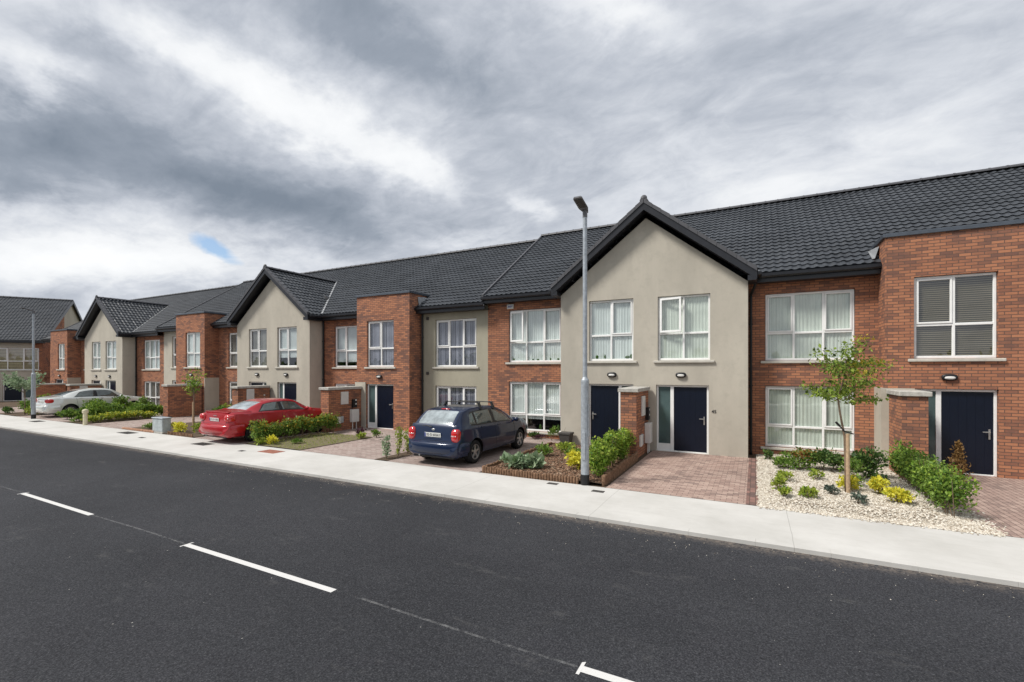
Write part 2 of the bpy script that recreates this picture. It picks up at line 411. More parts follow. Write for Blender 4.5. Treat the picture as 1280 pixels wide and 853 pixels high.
def struct(name, mb, mat, **k):
    o = mb.build(name, mat, **k); o['kind'] = 'structure'; return o
def text_mesh(name, s, size, mat, parent, loc, rot, ext=0.002, width=None, align='CENTER'):
    cu = bpy.data.curves.new(name, 'FONT'); cu.body = s; cu.size = size; cu.extrude = ext
    cu.align_x = align; cu.align_y = 'CENTER'; cu.offset = size*0.012
    t = bpy.data.objects.new(name+'_c', cu); COL.objects.link(t)
    bpy.context.view_layer.update()
    me = bpy.data.meshes.new_from_object(t.evaluated_get(bpy.context.evaluated_depsgraph_get()))
    bpy.data.objects.remove(t)
    xs = [v.co.x for v in me.vertices]; sx = 1 if width is None else width/(max(xs)-min(xs))
    T = Matrix.Translation(Vector(loc)-ORG[parent.name]) @ rot.to_4x4() @ Matrix.Diagonal((sx, 1, 1, 1))
    me.transform(T); me.materials.clear(); me.materials.append(MT[mat])
    o = bpy.data.objects.new(name, me); COL.objects.link(o); o.parent = parent; ORG[o.name] = ORG[parent.name]
    return o
ROTF = Matrix.Rotation(R(90), 3, 'X')      # lettering facing -Y

# frames: fr(u, n, z): u along the wall, n outwards, z up
def frame(ox, oy, ang, oz=0):
    """wall frame: u axis at angle ang from +X, outward normal to the right of it"""
    c, s_ = math.cos(ang), math.sin(ang)
    return lambda u, n, z: (ox + u*c + n*s_, oy + u*s_ - n*c, z + oz)
FX = lambda Y: frame(0, Y, 0)              # u = world X, outward = -Y

def wall(mb, fr, u0, u1, z0, z1, holes=(), depth=0.12, mi=0, n=0.0):
    us = sorted({u0, u1, *[h[0] for h in holes], *[h[1] for h in holes]}); zs = sorted({z0, z1, *[h[2] for h in holes], *[h[3] for h in holes]})
    us = [u for u in us if u0-1e-6 <= u <= u1+1e-6]; zs = [z for z in zs if z0-1e-6 <= z <= z1+1e-6]
    for a, b in zip(us, us[1:]):
        for c, d in zip(zs, zs[1:]):
            mu, mz = (a+b)/2, (c+d)/2
            if any(h[0] < mu < h[1] and h[2] < mz < h[3] for h in holes): continue
            mb.add([fr(a, n, c), fr(b, n, c), fr(b, n, d), fr(a, n, d)], [(0, 1, 2, 3)], mi)
    for (a, b, c, d) in holes:
        for (p, q) in (((a, c), (b, c)), ((b, c), (b, d)), ((b, d), (a, d)), ((a, d), (a, c))):
            mb.add([fr(p[0], n, p[1]), fr(q[0], n, q[1]), fr(q[0], n-depth, q[1]), fr(p[0], n-depth, p[1])], [(0, 1, 2, 3)], mi)
    return mb

def window(house, fr, a, b, c, d, cols=3, low=0.4, cover='blind_white', open_left=False, sash=(0, 2), dress_low=0.0, items=None, sill=True, label=None):
    """window unit in the opening a..b, c..d; frame mesh is the part, panes / blind / sill its sub-parts"""
    f = MB(); rec = -0.075; t = 0.055; dp = 0.06
    def bar(u0, u1, z0, z1, n0=rec, n1=None): f.cbox(u0, u1, n0-dp, n0 if n1 is None else n1, z0, z1, 0.006, 0, fr)
    a0, b0, c0, d0 = a+0.006, b-0.006, c+0.006, d-0.006
    bar(a0, b0, c0, c0+t+0.01); bar(a0, b0, d0-t, d0); bar(a0, a0+t, c0+t+0.01, d0-t); bar(b0-t, b0, c0+t+0.01, d0-t)
    zt = c + (d-c)*low
    w = (b0-a0)/cols
    for i in range(1, cols):
        u = a0+w*i; bar(u-0.028, u+0.028, c0+t+0.01, d0-t)
    for i in range(cols):
        ul = a0+w*i+(t if i == 0 else 0.028); ur = a0+w*(i+1)-(t if i == cols-1 else 0.028)
        bar(ul, ur, zt-0.03, zt+0.03)
        if i in sash and not (open_left and i == 0):
            q = 0.042
            for (p0, p1, z0, z1) in ((ul, ur, zt+0.03, zt+0.03+q), (ul, ur, d0-t-q, d0-t), (ul, ul+q, zt+0.03+q, d0-t-q), (ur-q, ur, zt+0.03+q, d0-t-q)):
                f.cbox(p0, p1, rec-0.03, rec+0.018, z0, z1, 0.005, 0, fr)
    W = f.build('window', 'pvc', house)
    if label: W['label'] = label
    g = MB(); ng = rec-0.035
    for i in range(cols):
        ul = a0+w*i+0.02; ur = a0+w*(i+1)-0.02
        for (z0, z1) in ((c0+0.02, zt), (zt, d0-0.02)):
            if open_left and i == 0 and z1 > zt+0.01: continue
            tl = rng.normal(0, 0.0025)
            g.add([fr(ul, ng-tl, z0), fr(ur, ng+tl, z0), fr(ur, ng+tl+0.001, z1), fr(ul, ng-tl-0.001, z1)], [(0, 1, 2, 3)])
    g.build('pane', 'glass', W, fix=False)
    if open_left:                               # top casement hung on the left, pushed ajar
        ul = a0+t; ur = a0+w-0.028; wd = ur-ul; an = R(14); s = MB(); gs = MB()
        def fo(u, n, z): return fr(ul+(u-ul)*math.cos(an), rec+0.02+(u-ul)*math.sin(an)+n, z)
        q = 0.06; z0, z1 = zt+0.03, d0-t
        for (p0, p1, y0, y1) in ((ul, ur, z0, z0+q), (ul, ur, z1-q, z1), (ul, ul+q, z0+q, z1-q), (ur-q, ur, z0+q, z1-q)):
            s.cbox(p0, p1, -0.02, 0.03, y0, y1, 0.005, 0, fo)
        s.build('casement', 'pvc', W)
        gs.add([fo(ul+q, 0, z0+q), fo(ur-q, 0, z0+q), fo(ur-q, 0, z1-q), fo(ul+q, 0, z1-q)], [(0, 1, 2, 3)]); gs.build('pane', 'glass', W, fix=False)
    # blind or curtain with soft folds, a hand's breadth behind the glass
    if cover:
        k = MB(); n0 = rec-0.07; nseg = int((b-a)/0.022); zb = c+dress_low
        vs = []
        for i in range(nseg+1):
            u = a+(b-a)*i/nseg
            off = 0.0 if cover in ('blind_dark', 'blind_tan', 'cloth_grey') else 0.007*math.sin(u*2*math.pi/0.089+math.sin(u*3))
            vs += [fr(u, n0+off, zb), fr(u, n0+off, d)]
        k.add(vs, [(2*i, 2*i+2, 2*i+3, 2*i+1) for i in range(nseg)])
        k.build('blind' if 'blind' in cover else 'curtain', cover, W, fix=False)
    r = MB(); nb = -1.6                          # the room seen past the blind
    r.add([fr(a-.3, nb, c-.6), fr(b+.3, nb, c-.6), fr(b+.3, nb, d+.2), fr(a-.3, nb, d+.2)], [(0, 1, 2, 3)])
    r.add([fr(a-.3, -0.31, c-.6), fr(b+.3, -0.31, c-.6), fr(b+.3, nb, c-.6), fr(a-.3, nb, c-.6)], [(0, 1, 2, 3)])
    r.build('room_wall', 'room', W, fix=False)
    if items:
        for (u, w_, h_) in items:
            it = MB(); it.sphere(fr(u, rec-0.065, c+0.07+h_/2), (w_, 0.02, h_/2), 8, 6)
            it.build('ornament', 'leaf_dark', W, smooth=True)
    if sill:
        s = MB(); s.cbox(a-0.12, b+0.12, -0.11, 0.06, c-0.075, c-0.002, 0.012, 0, fr)
        s.build('sill', 'sill', W)
    return W

def door(house, fr, a, b, c, d, leaf='R', leafw=0.93, label=None):
    """door set: navy leaf, frosted side light, white frame"""
    f = MB(); rec = -0.08; t = 0.055
    def bar(u0, u1, z0, z1, n1=0.0): f.cbox(u0, u1, rec-0.07, rec+n1, z0, z1, 0.005, 0, fr)
    a0, b0, d0 = a+0.005, b-0.005, d-0.005
    bar(a0, b0, d0-t, d0); bar(a0, a0+t, c, d0-t); bar(b0-t, b0, c, d0-t); bar(a0+t, b0-t, c, c+0.035, 0.02)
    if leaf == 'R': l0, l1 = b0-t-leafw, b0-t; s0, s1 = a0+t, l0-0.10; bar(s1, l0, c+0.035, d0-t)
    else: l0, l1 = a0+t, a0+t+leafw; s0, s1 = l1+0.10, b0-t; bar(l1, s0, c+0.035, d0-t)
    bar(s0, s1, c+0.035, c+0.235, -0.01)
    D = f.build('door', 'pvc', house)
    if label: D['label'] = label
    l = MB()
    nb = 6; w = (l1-l0-0.012)/nb
    l.cbox(l0+0.004, l1-0.004, rec-0.06, rec-0.018, c+0.04, d0-t-0.004, 0.004, 0, fr)
    for i in range(nb): l.cbox(l0+0.006+w*i+0.003, l0+0.006+w*(i+1)-0.003, rec-0.02, rec-0.0155, c+0.10, d0-t-0.06, 0.0015, 0, fr)
    L = l.build('leaf', 'navy', D)
    g = MB(); g.box(s0+0.002, s1-0.002, rec-0.045, rec-0.028, c+0.237, d0-t-0.002, 0, fr); g.build('side_light', 'frost', D)
    h = MB(); hu = (l1-0.075) if leaf == 'R' else (l0+0.075); sg = -1 if leaf == 'R' else 1
    h.cbox(hu-0.018, hu+0.018, rec-0.012, rec+0.0, c+0.86, c+1.10, 0.003, 0, fr)
    h.cbox(min(hu, hu+sg*0.13), max(hu, hu+sg*0.13), rec+0.03, rec+0.052, c+1.02, c+1.045, 0.004, 0, fr)
    h.cbox(hu-0.012, hu+0.012, rec, rec+0.04, c+1.02, c+1.045, 0.003, 0, fr)
    h.build('handle', 'handle', D)
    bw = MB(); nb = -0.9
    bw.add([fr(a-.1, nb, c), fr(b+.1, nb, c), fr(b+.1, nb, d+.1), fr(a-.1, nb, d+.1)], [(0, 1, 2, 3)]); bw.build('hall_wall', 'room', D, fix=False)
    return D
def bulkhead(house, fr, u, z):
    m = MB(); m.sphere((0, 0, 0), (1, 1, 1), 20, 8, 0.75)
    m.v = [fr(u+p[0]*0.155, 0.035+p[1]*0.045, z+p[2]*0.082) for p in m.v]
    L = m.build('wall_light', 'black', house, smooth=True)
    g = MB(); g.sphere((0, 0, 0), (1, 1, 1), 16, 8, 0.8)
    g.v = [fr(u+p[0]*0.105, 0.060+p[1]*0.035, z-0.012+p[2]*0.040) for p in g.v]
    g.build('lamp_lens', 'white_metal', L, smooth=True)

def tiles(mb, o, u, v, lu, lv, tw=0.205, gauge=0.285, ns=8, phase=0.0):
    """interlocking tiles over a slope: o lower corner, u along eave, v up slope (unit vectors)"""
    o, u, v = Vector(o), Vector(u).normalized(), Vector(v).normalized(); n = u.cross(v).normalized()
    if n.z < 0: n = -n
    nc = max(1, round(lv/gauge)); g = lv/nc; ncol = int(math.ceil(lu/(tw/ns)))
    s = np.minimum(np.arange(ncol+1)*(tw/ns), lu)
    ph = ((s/tw+phase) % 1.0)
    prof = np.where(ph < 0.5, 0.024*np.sin(ph/0.5*math.pi)**0.8, -0.007*np.sin((ph-0.5)/0.5*math.pi))
    tid = np.floor(s/tw+phase).astype(int)
    O, U, Vv, N = map(np.array, (o, u, v, n))
    for r in range(nc):
        jit = rng.normal(0, 0.0022, tid.max()+2)[tid]
        lo = (O + Vv*(r*g) + U*0)[None] + s[:, None]*U + (prof+0.042+jit)[:, None]*N
        hi = (O + Vv*((r+1)*g))[None] + s[:, None]*U + (prof+0.012+jit*0.5)[:, None]*N
        ba = (O + Vv*(r*g+0.004))[None] + s[:, None]*U + (prof+0.006)[:, None]*N
        if r == 0: ba = (O + Vv*(0.004))[None] + s[:, None]*U + (prof*0-0.01)[:, None]*N
        b = len(mb.v); k = len(s)
        mb.v += [tuple(p) for p in np.concatenate([lo, hi, lo, ba])]
        for i in range(k-1):
            mb.f.append((b+i, b+i+1, b+k+i+1, b+k+i)); mb.f.append((b+3*k+i, b+3*k+i+1, b+2*k+i+1, b+2*k+i))
        mb.mi += [0]*(2*(k-1))
    return mb
def ridge_caps(mb, p0, p1, r=0.13, step=0.42):
    p0, p1 = Vector(p0), Vector(p1); L = (p1-p0).length; n = max(1, round(L/step)); d = (p1-p0)/n
    a = d.normalized().cross(Vector((0, 0, 1))).normalized(); up = Vector((0, 0, 1))
    for i in range(n):
        for (q0, q1, rr) in ((0, 0.94, r), (0.90, 1.0, r+0.012)):
            s0, s1 = p0+d*(i+q0), p0+d*(i+q1); b = len(mb.v); m = 7
            for s in (s0, s1):
                for k in range(m+1):
                    t = math.pi*k/m; mb.v.append(tuple(s + a*(math.cos(t)*rr) + up*(math.sin(t)*rr*0.8-0.03)))
            mb.f += [(b+k, b+k+1, b+m+2+k, b+m+1+k) for k in range(m)]; mb.mi += [0]*m
            mb.f += [tuple(range(b, b+m+1)), tuple(range(b+m+1, b+2*m+2))]; mb.mi += [0, 0]

# ------------------------------------------------------------------ layout constants (metres, measured from the photograph)
YF, YR, YRIDGE, YB = 14.69, 15.45, 20.6, 25.9
YE = 15.08
SLOPE = 0.665
def eave_z(step): return 5.25 - step
def main_z(y, step): return eave_z(step) + SLOPE*(y-YE)

def main_roof(house, x0, x1, step, gutters, end_l=False, end_r=False):
    """front and back slope of one house, ridge caps, fascia and gutter where the eave is open"""
    ze = eave_z(step); L = math.hypot(YRIDGE-YE, SLOPE*(YRIDGE-YE))
    mb = MB(); tiles(mb, (x0, YE, ze), (1, 0, 0), (0, 1, SLOPE), x1-x0, L, phase=(x0/0.205) % 1)
    zr = ze+SLOPE*(YRIDGE-YE)
    yb = 2*YRIDGE-YE
    mb.add([(x0, YRIDGE, zr), (x1, YRIDGE, zr), (x1, yb, ze), (x0, yb, ze)], [(0, 1, 2, 3)])
    rf = mb.build('roof', 'roof', house, fix=False)
    rc = MB(); ridge_caps(rc, (x0, YRIDGE, zr+0.055), (x1, YRIDGE, zr+0.055)); rc.build('ridge', 'verge', rf)
    if end_l:
        v = MB(); v.add([(x0-.02, YE-.03, ze-.10), (x0-.02, YRIDGE, zr-.10), (x0-.02, YRIDGE, zr+.09), (x0-.02, YE-.03, ze+.09),
                         (x0+.05, YE-.03, ze-.10), (x0+.05, YRIDGE, zr-.10), (x0+.05, YRIDGE, zr+.09), (x0+.05, YE-.03, ze+.09)],
                        [(0, 1, 2, 3), (4, 5, 6, 7), (3, 2, 6, 7), (0, 4, 7, 3), (0, 1, 5, 4)]); v.build('verge', 'verge', rf)
    for (a, b) in gutters:
        g = MB(); ny = YE-0.02
        g.cbox(a, b, YE+0.0, YE+0.03, ze-0.26, ze-0.01, 0.004)                 # fascia board
        g.add([(a, YE+.03, ze-.25), (b, YE+.03, ze-.25), (b, YR+.02, ze-.25), (a, YR+.02, ze-.25)], [(0, 1, 2, 3)])
        F = g.build('fascia', 'fascia', rf)
        h = MB(); pr = [(-.002, -.01), (-.002, -.09), (-.03, -.13), (-.08, -.13), (-.115, -.09), (-.12, -.01), (-.105, -.01), (-.10, -.085), (-.075, -.112), (-.035, -.112), (-.014, -.085), (-.014, -.01)]
        k = len(pr); vs = [(x, YE+p, ze+q-0.01) for x in (a, b) for p, q in pr]
        h.add(vs, [(i, (i+1) % k, k+(i+1) % k, k+i) for i in range(k)] + [tuple(range(k)), tuple(range(k, 2*k))])
        h.build('gutter', 'fascia', rf)
    return rf, zr

GY = 14.34           # front edge of the gable roofs
def gable_half(house, xc, xe, step, hw_over=3.05, y_in=18.9):
    """one slope of a street gable: from the ridge at xc out to the eave beyond wall edge xe"""
    sg = 1 if xe > xc else -1
    za = 7.60-step; zE = 5.22-step
    xo = xc+sg*hw_over
    dv = Vector((xc-xo, 0, za-zE)); L = dv.length
    mb = MB(); tiles(mb, (xo, GY+.05, zE), (0, 1, 0), dv, y_in-GY-.05, L, phase=0.2)
    rf = mb.build('gable_roof', 'roof', house, fix=False)
    sl = (za-zE)/(hw_over)
    # barge board, soffit and verge capping on the front edge
    def pt(t, y, dz): return (xo+(xc-xo)*t, y, zE+(za-zE)*t+dz)
    bb = MB()
    for (y0, y1, d0, d1, m) in ((GY, GY+0.03, -0.245, -0.02, 0), (GY+.03, YF+.02, -0.245, -0.225, 0)):
        bb.add([pt(0, y0, d0), pt(1, y0, d0), pt(1, y0, d1), pt(0, y0, d1), pt(0, y1, d0), pt(1, y1, d0), pt(1, y1, d1), pt(0, y1, d1)],
               [(0, 1, 2, 3), (7, 6, 5, 4), (3, 2, 6, 7), (0, 4, 5, 1), (0, 3, 7, 4), (1, 5, 6, 2)])
    e0, e1 = sorted((xo-sg*0.02, xe))
    bb.box(e0, e1, GY+.005, YF+.02, zE-0.26, zE-0.12)
    bb.build('barge_board', 'fascia', rf)
    vc = MB()
    n = 12
    for i in range(n):
        t0, t1 = i/n, (i+0.97)/n
        vc.add([pt(t0, GY-.03, -.03), pt(t1, GY-.03, -.03), pt(t1, GY-.03, .085), pt(t0, GY-.03, .10), pt(t0, GY+.12, -.03), pt(t1, GY+.12, -.03), pt(t1, GY+.12, .085), pt(t0, GY+.12, .10)],
               [(0, 1, 2, 3), (3, 2, 6, 7), (0, 3, 7, 4), (1, 5, 6, 2), (4, 7, 6, 5)])
    vc.build('verge', 'verge', rf)
    if True:   # side eave: fascia and gutter back to the main roof
        f = MB(); f.cbox(min(xo, xo-sg*.03), max(xo, xo-sg*.03), GY+.03, YE+.1, zE-.25, zE-.01, 0.004)
        f.cbox(min(xo, xo+sg*.11), max(xo, xo+sg*.11), GY+.06, YE-.02, zE-.12, zE-.02, 0.015)
        f.box(min(xo-sg*.03, xe), max(xo-sg*.03, xe), YF, YE+.05, zE-.26, zE-.24)
        f.build('fascia', 'fascia', rf)
    # valley lead along the meeting line with the main roof
    zm = lambda y: main_z(y, step)
    y_top = YE+(za-eave_z(step))/SLOPE; y_bot = YE+0.04
    pts = []
    for t in np.linspace(0, 1, 9):
        y = y_bot+(y_top-y_bot)*t; z = zm(y); xx = xo+(xc-xo)*max(0, (z-zE)/(za-zE)); pts.append((xx, y, z))
    v = MB(); b0 = [(p[0]+sg*0.02, p[1], p[2]+.055) for p in pts]; b1 = [(p[0]+sg*0.14, p[1]-.0, p[2]+.062) for p in pts]
    v.add(b0+b1, [(i, i+1, 10+i, 9+i) for i in range(8)])
    v.build('valley', 'lead', rf, fix=False)
    return rf
def gable_ridge(house, xc, step, y_in=18.75):
    rc = MB(); z = 7.60-step+0.06; ridge_caps(rc, (xc, GY-.02, z), (xc, y_in, z), 0.12)
    rc.sphere((xc, GY+.02, z+.05), (.10, .06, .10), 8, 6)
    rc.build('gable_ridge', 'verge', house)
def roof_vent(house, x, y, z, slope):
    m = MB()
    m.add([(x-.13, y-.16, z+.02), (x+.13, y-.16, z+.02), (x+.13, y+.16, z+.02), (x-.13, y+.16, z+.02), (x-.13+slope*.1, y-.12, z+.17), (x+.06+slope*.1, y-.12, z+.17), (x+.06+slope*.1, y+.12, z+.17), (x-.13+slope*.1, y+.12, z+.17)],
          [(0, 1, 5, 4), (1, 2, 6, 5), (2, 3, 7, 6), (3, 0, 4, 7), (4, 5, 6, 7)])
    m.build('roof_vent', 'black', house)
def downpipe(house, x, y, z1, kink=None, z0=0.0):
    m = MB(); pts = [(x, y, z0), (x, y, z1-.35), (x, y, z1-.3)]
    pts += [(kink[0], kink[1], z1)] if kink else [(x, y, z1)]
    m.tube(pts, 0.038, 10)
    for z in (z0+.4, z0+2.0, z0+3.8): m.tube([(x, y, z), (x, y, z+.05)], 0.05, 10)
    m.build('downpipe', 'black', house, smooth=False)

def half_gable_wall(mb, fr, xa, xb, xc, step, holes, mi):
    """xa..xb wall range, xc = apex side"""
    zc = 4.94-step
    wall(mb, fr, xa, xb, -0.1, zc, holes, mi=mi)
    sl = (7.60-5.22)/3.05
    edge = xb if abs(xc-xa) < abs(xc-xb) else xa
    zt = zc+abs(xc-edge)*sl+0.05
    mb.add([fr(edge, 0, zc), fr(xc, 0, zc), fr(xc, 0, zt), fr(edge, 0, zc+.05)], [(0, 1, 2, 3)], mi)

GR = 'terraced houses along the street'
def house_shell(h, x0, x1, step, low=False):
    """party walls and back wall so the house is closed"""
    m = MB(); ze = eave_z(step)-.05; zr = main_z(YRIDGE, step)-.06; yb = 2*YRIDGE-YE-.35
    for x in (x0+.012, x1-.012):
        m.add([(x, YR, -.1), (x, yb, -.1), (x, yb, ze+.1), (x, YRIDGE, zr), (x, YR, main_z(YR, step)-.08)], [(0, 1, 2, 3, 4)])
    m.add([(x0, yb, -.1), (x1, yb, -.1), (x1, yb, ze+.1), (x0, yb, ze+.1)], [(0, 1, 2, 3)])
    m.build('party_wall', 'render', h, fix=False)

def box_bay(h, x0, x1, ztop, holes, step, cream=None):
    """square brick entrance bay with a metal coping"""
    m = MB(); fr = FX(YF)
    mi0 = 0
    wall(m, fr, x0, x1, -.1, ztop, holes, mi=0)
    for x, sg in ((x0, -1), (x1, 1)):
        m.add([(x, YF, -.1), (x, YR+.9, -.1), (x, YR+.9, ztop), (x, YF, ztop)], [(0, 1, 2, 3)], 0)
    m.add([(x0, YF, ztop-.02), (x1, YF, ztop-.02), (x1, YR+.9, ztop-.02), (x0, YR+.9, ztop-.02)], [(0, 1, 2, 3)])
    w = m.build('bay_wall', 'brick', h)
    c = MB()
    for (a, b, y0, y1) in ((x0-.05, x1+.05, YF-.05, YF+.22), (x0-.05, x0+.22, YF+.22, YR+.85), (x1-.22, x1+.05, YF+.22, YR+.85)):
        c.cbox(a, b, y0, y1, ztop+.001, ztop+.10, 0.01)
    c.build('coping', 'flash', w)
    return w

# ------------------------------------------------------------------ the houses
def H_(name, x, label): return empty(name, (x, YF, 0), label, 'house', GR)
S0, S1, S2 = 0.0, 0.20, 0.40
# --- A: brick entrance bay at the right edge of the photo
A = H_('terraced_house', 4.3, 'brick house with projecting square bay, dark slatted blind upstairs, navy door behind a hedge')
box_bay(A, 2.88, 5.75, 5.80, [(3.45, 4.96, 2.76, 4.77), (3.47, 4.97, 0, 2.03)], S0)
cs = MB(); cs.box(2.80, 2.878, YF-.055, YR+.02, 0, 2.03); cs.box(2.878, 3.455, YF-.055, YF-.002, 0, 2.03); cs.build('render_panel', 'render', A)
window(A, FX(YF), 3.45, 4.96, 2.76, 4.77, 2, 0.41, 'blind_dark', sash=(0,))
door(A, FX(YF), 3.47, 4.97, 0, 2.03, 'R')
bulkhead(A, FX(YF), 4.10, 2.31)
m = MB(); wall(m, FX(YR), 5.75, 8.9, -.1, 5.2, [(6.1, 8.2, .25, 2.02), (6.1, 8.2, 2.75, 4.70)]); m.build('front_wall', 'brick', A)
window(A, FX(YR), 6.1, 8.2, .25, 2.02, 3, .34); window(A, FX(YR), 6.1, 8.2, 2.75, 4.70, 3, .41)
main_roof(A, 2.88, 8.9, S0, [(5.75, 8.9)]); house_shell(A, 2.88, 8.9, S0)
m = MB(); m.add([(2.78, YF+.55, 5.42), (2.70, YF+.42, 5.38), (2.70, YF+.95, 5.70), (2.86, YF+.95, 5.78), (2.86, YF+.5, 5.72)], [(0, 1, 2, 3, 4)]); m.build('flashing', 'lead', A, fix=False)

# --- B: number 45
B = H_('terraced_house', -1.2, 'house numbered 45, right half of the biggest cream gable, brick front behind the staked tree')
fr = FX(YF); m = MB(); hb = [(-2.66, -1.17, 2.77, 4.73), (-2.71, -1.21, 0, 2.03)]
half_gable_wall(m, fr, -3.01, -.19, -3.01, S0, hb, 0)
m.add([(-.19, YF, -.1), (-.19, YR, -.1), (-.19, YR, 5.1), (-.19, YF, 5.0)], [(0, 1, 2, 3)]); m.build('gable_wall', 'render', B)
window(B, fr, *hb[0], 2, .42, 'blind_white', open_left=True, sash=(0,)); door(B, fr, *hb[1], 'R'); bulkhead(B, fr, -1.98, 2.33)
text_mesh('door_number', '45', 0.13, 'ink', B, (-1.07, YF-.006, 1.27), ROTF, 0.004)
m = MB(); hr = [(.25, 2.39, .25, 2.02), (.25, 2.39, 2.75, 4.70)]; wall(m, FX(YR), -.19, 2.88, -.1, 5.2, hr); m.build('front_wall', 'brick', B)
window(B, FX(YR), *hr[0], 3, .34); window(B, FX(YR), *hr[1], 3, .41)
main_roof(B, -3.01, 2.88, S0, [(-.05, 2.9)]); house_shell(B, -3.01, 2.88, S0)
gable_half(B, -3.01, -.19, S0); gable_ridge(B, -3.01, S0)
downpipe(B, -.12, YR-.06, 5.0, (.02, YE-.06))

# --- C
C_ = H_('terraced_house', -4.6, 'left half of the biggest cream gable, its brick front carrying a white alarm box')
m = MB(); hb = [(-4.85, -3.40, 2.77, 4.74), (-4.88, -3.40, 0, 2.03)]
half_gable_wall(m, fr, -5.84, -3.01, -3.01, S0, hb, 0)
m.add([(-5.84, YF, -.1), (-5.84, YR, -.1), (-5.84, YR, 5.1), (-5.84, YF, 5.0)], [(0, 1, 2, 3)]); m.build('gable_wall', 'render', C_)
window(C_, fr, *hb[0], 2, .42, 'net', sash=(1,), items=[(-4.62, .05, .13), (-4.35, .03, .15), (-3.62, .08, .1), (-3.5, .05, .15)]); door(C_, fr, *hb[1], 'L'); bulkhead(C_, fr, -4.08, 2.33)
m = MB(); hr = [(-8.25, -6.12, .22, 2.05), (-8.25, -6.12, 2.76, 4.72)]; wall(m, FX(YR), -9.16, -5.84, -.1, 5.2, hr); m.build('front_wall', 'brick', C_)
window(C_, FX(YR), *hr[0], 3, .33, 'net', dress_low=0.45, items=[(-7.0, .05, .2), (-6.45, .06, .18), (-6.3, .05, .22)]); window(C_, FX(YR), *hr[1], 3, .38, 'net', open_left=True, items=[(-8.1, .03, .1), (-7.3, .04, .07), (-7.1, .05, .06), (-6.6, .03, .09), (-6.3, .04, .08)])
main_roof(C_, -9.18, -3.01, S0, [(-9.20, -6.0)], end_l=True); house_shell(C_, -9.16, -3.01, S0)
gable_half(C_, -3.01, -5.84, S0)
ab = MB(); ab.cbox(-8.30, -8.02, YR-.075, YR, 4.77, 4.95, 0.02); AB = ab.build('alarm_box', 'white_metal', C_)
lg = MB()
for i in range(4): lg.add([(-8.25+.05*i, YR-.078, 4.85), (-8.20+.05*i, YR-.078, 4.85), (-8.225+.05*i, YR-.078, 4.91)], [(0, 1, 2)])
lg.box(-8.25, -8.09, YR-.079, YR-.076, 4.825, 4.84); lg.build('emblem', 'ink_blue', AB, fix=False)

# --- D
D_ = H_('terraced_house', -12.3, 'olive cream house with lilac blinds behind the blue hatchback, and a square brick bay')
m = MB(); hr = [(-11.68, -9.68, .25, 1.83), (-11.68, -9.68, 2.60, 4.53)]; wall(m, FX(YR), -12.4, -9.16, -.1, 5.0, hr); m.build('front_wall', 'render_green', D_)
window(D_, FX(YR), *hr[0], 3, .34, 'blind_lilac'); window(D_, FX(YR), *hr[1], 3, .42, 'blind_lilac', sash=(0, 2), open_left=False)
box_bay(D_, -15.31, -12.4, 5.60, [(-14.72, -13.22, 2.60, 4.56), (-14.76, -13.24, 0, 1.88)], S1)
window(D_, fr, -14.72, -13.22, 2.60, 4.56, 2, .40, 'blind_lilac', sash=(0,)); door(D_, fr, -14.76, -13.24, 0, 1.88, 'R'); bulkhead(D_, fr, -14.0, 2.20)
cs = MB(); cs.box(-15.37, -15.312, YF-.05, YF+.3, 0, 1.95); cs.box(-15.312, -14.765, YF-.05, YF-.002, 0, 1.95); cs.build('render_panel', 'render', D_)
main_roof(D_, -15.31, -9.14, S1, [(-12.38, -9.10)]); house_shell(D_, -15.31, -9.16, S1)
downpipe(D_, -12.30, YR-.06, 4.85)
m = MB(); m.add([(-12.36, YF+.55, 5.2), (-12.25, YF+.42, 5.14), (-12.20, YF+.95, 5.46), (-12.38, YF+.95, 5.55), (-12.38, YF+.5, 5.5)], [(0, 1, 2, 3, 4)]); m.build('flashing', 'lead', D_, fix=False)
m = MB()
for z in (4.55, 2.28): m.cbox(-12.13, -12.0, YR-.03, YR, z, z+.12, .004)
m.build('wall_vent', 'iron', D_)

# --- E
E_ = H_('terraced_house', -18.3, 'right half of the middle cream gable, navy door beyond the red car')
m = MB(); hr = [(-17.55, -15.45, .22, 1.84), (-17.55, -15.45, 2.60, 4.52)]; wall(m, FX(YR), -18.31, -15.31, -.1, 5.0, hr); m.build('front_wall', 'brick', E_)
window(E_, FX(YR), *hr[0], 3, .34, 'cloth_grey'); window(E_, FX(YR), *hr[1], 3, .40, 'cloth_grey', dress_low=.25)
m = MB(); hb = [(-20.62, -19.2, 2.62, 4.54), (-20.62, -19.22, 0, 1.88)]
half_gable_wall(m, fr, -21.06, -18.31, -21.06, S1, hb, 0)
m.add([(-18.31, YF, -.1), (-18.31, YR, -.1), (-18.31, YR, 4.9), (-18.31, YF, 4.8)], [(0, 1, 2, 3)]); m.build('gable_wall', 'render', E_)
window(E_, fr, *hb[0], 2, .42, 'cloth_grey', dress_low=.45, sash=(0,)); door(E_, fr, *hb[1], 'R'); bulkhead(E_, fr, -19.95, 2.25)
main_roof(E_, -21.06, -15.31, S1, [(-18.15, -15.36)]); house_shell(E_, -21.06, -15.31, S1)
gable_half(E_, -21.06, -18.31, S1); gable_ridge(E_, -21.06, S1); roof_vent(E_, -19.3, 16.6, 6.05, -1)
downpipe(E_, -18.22, YR-.06, 4.85)

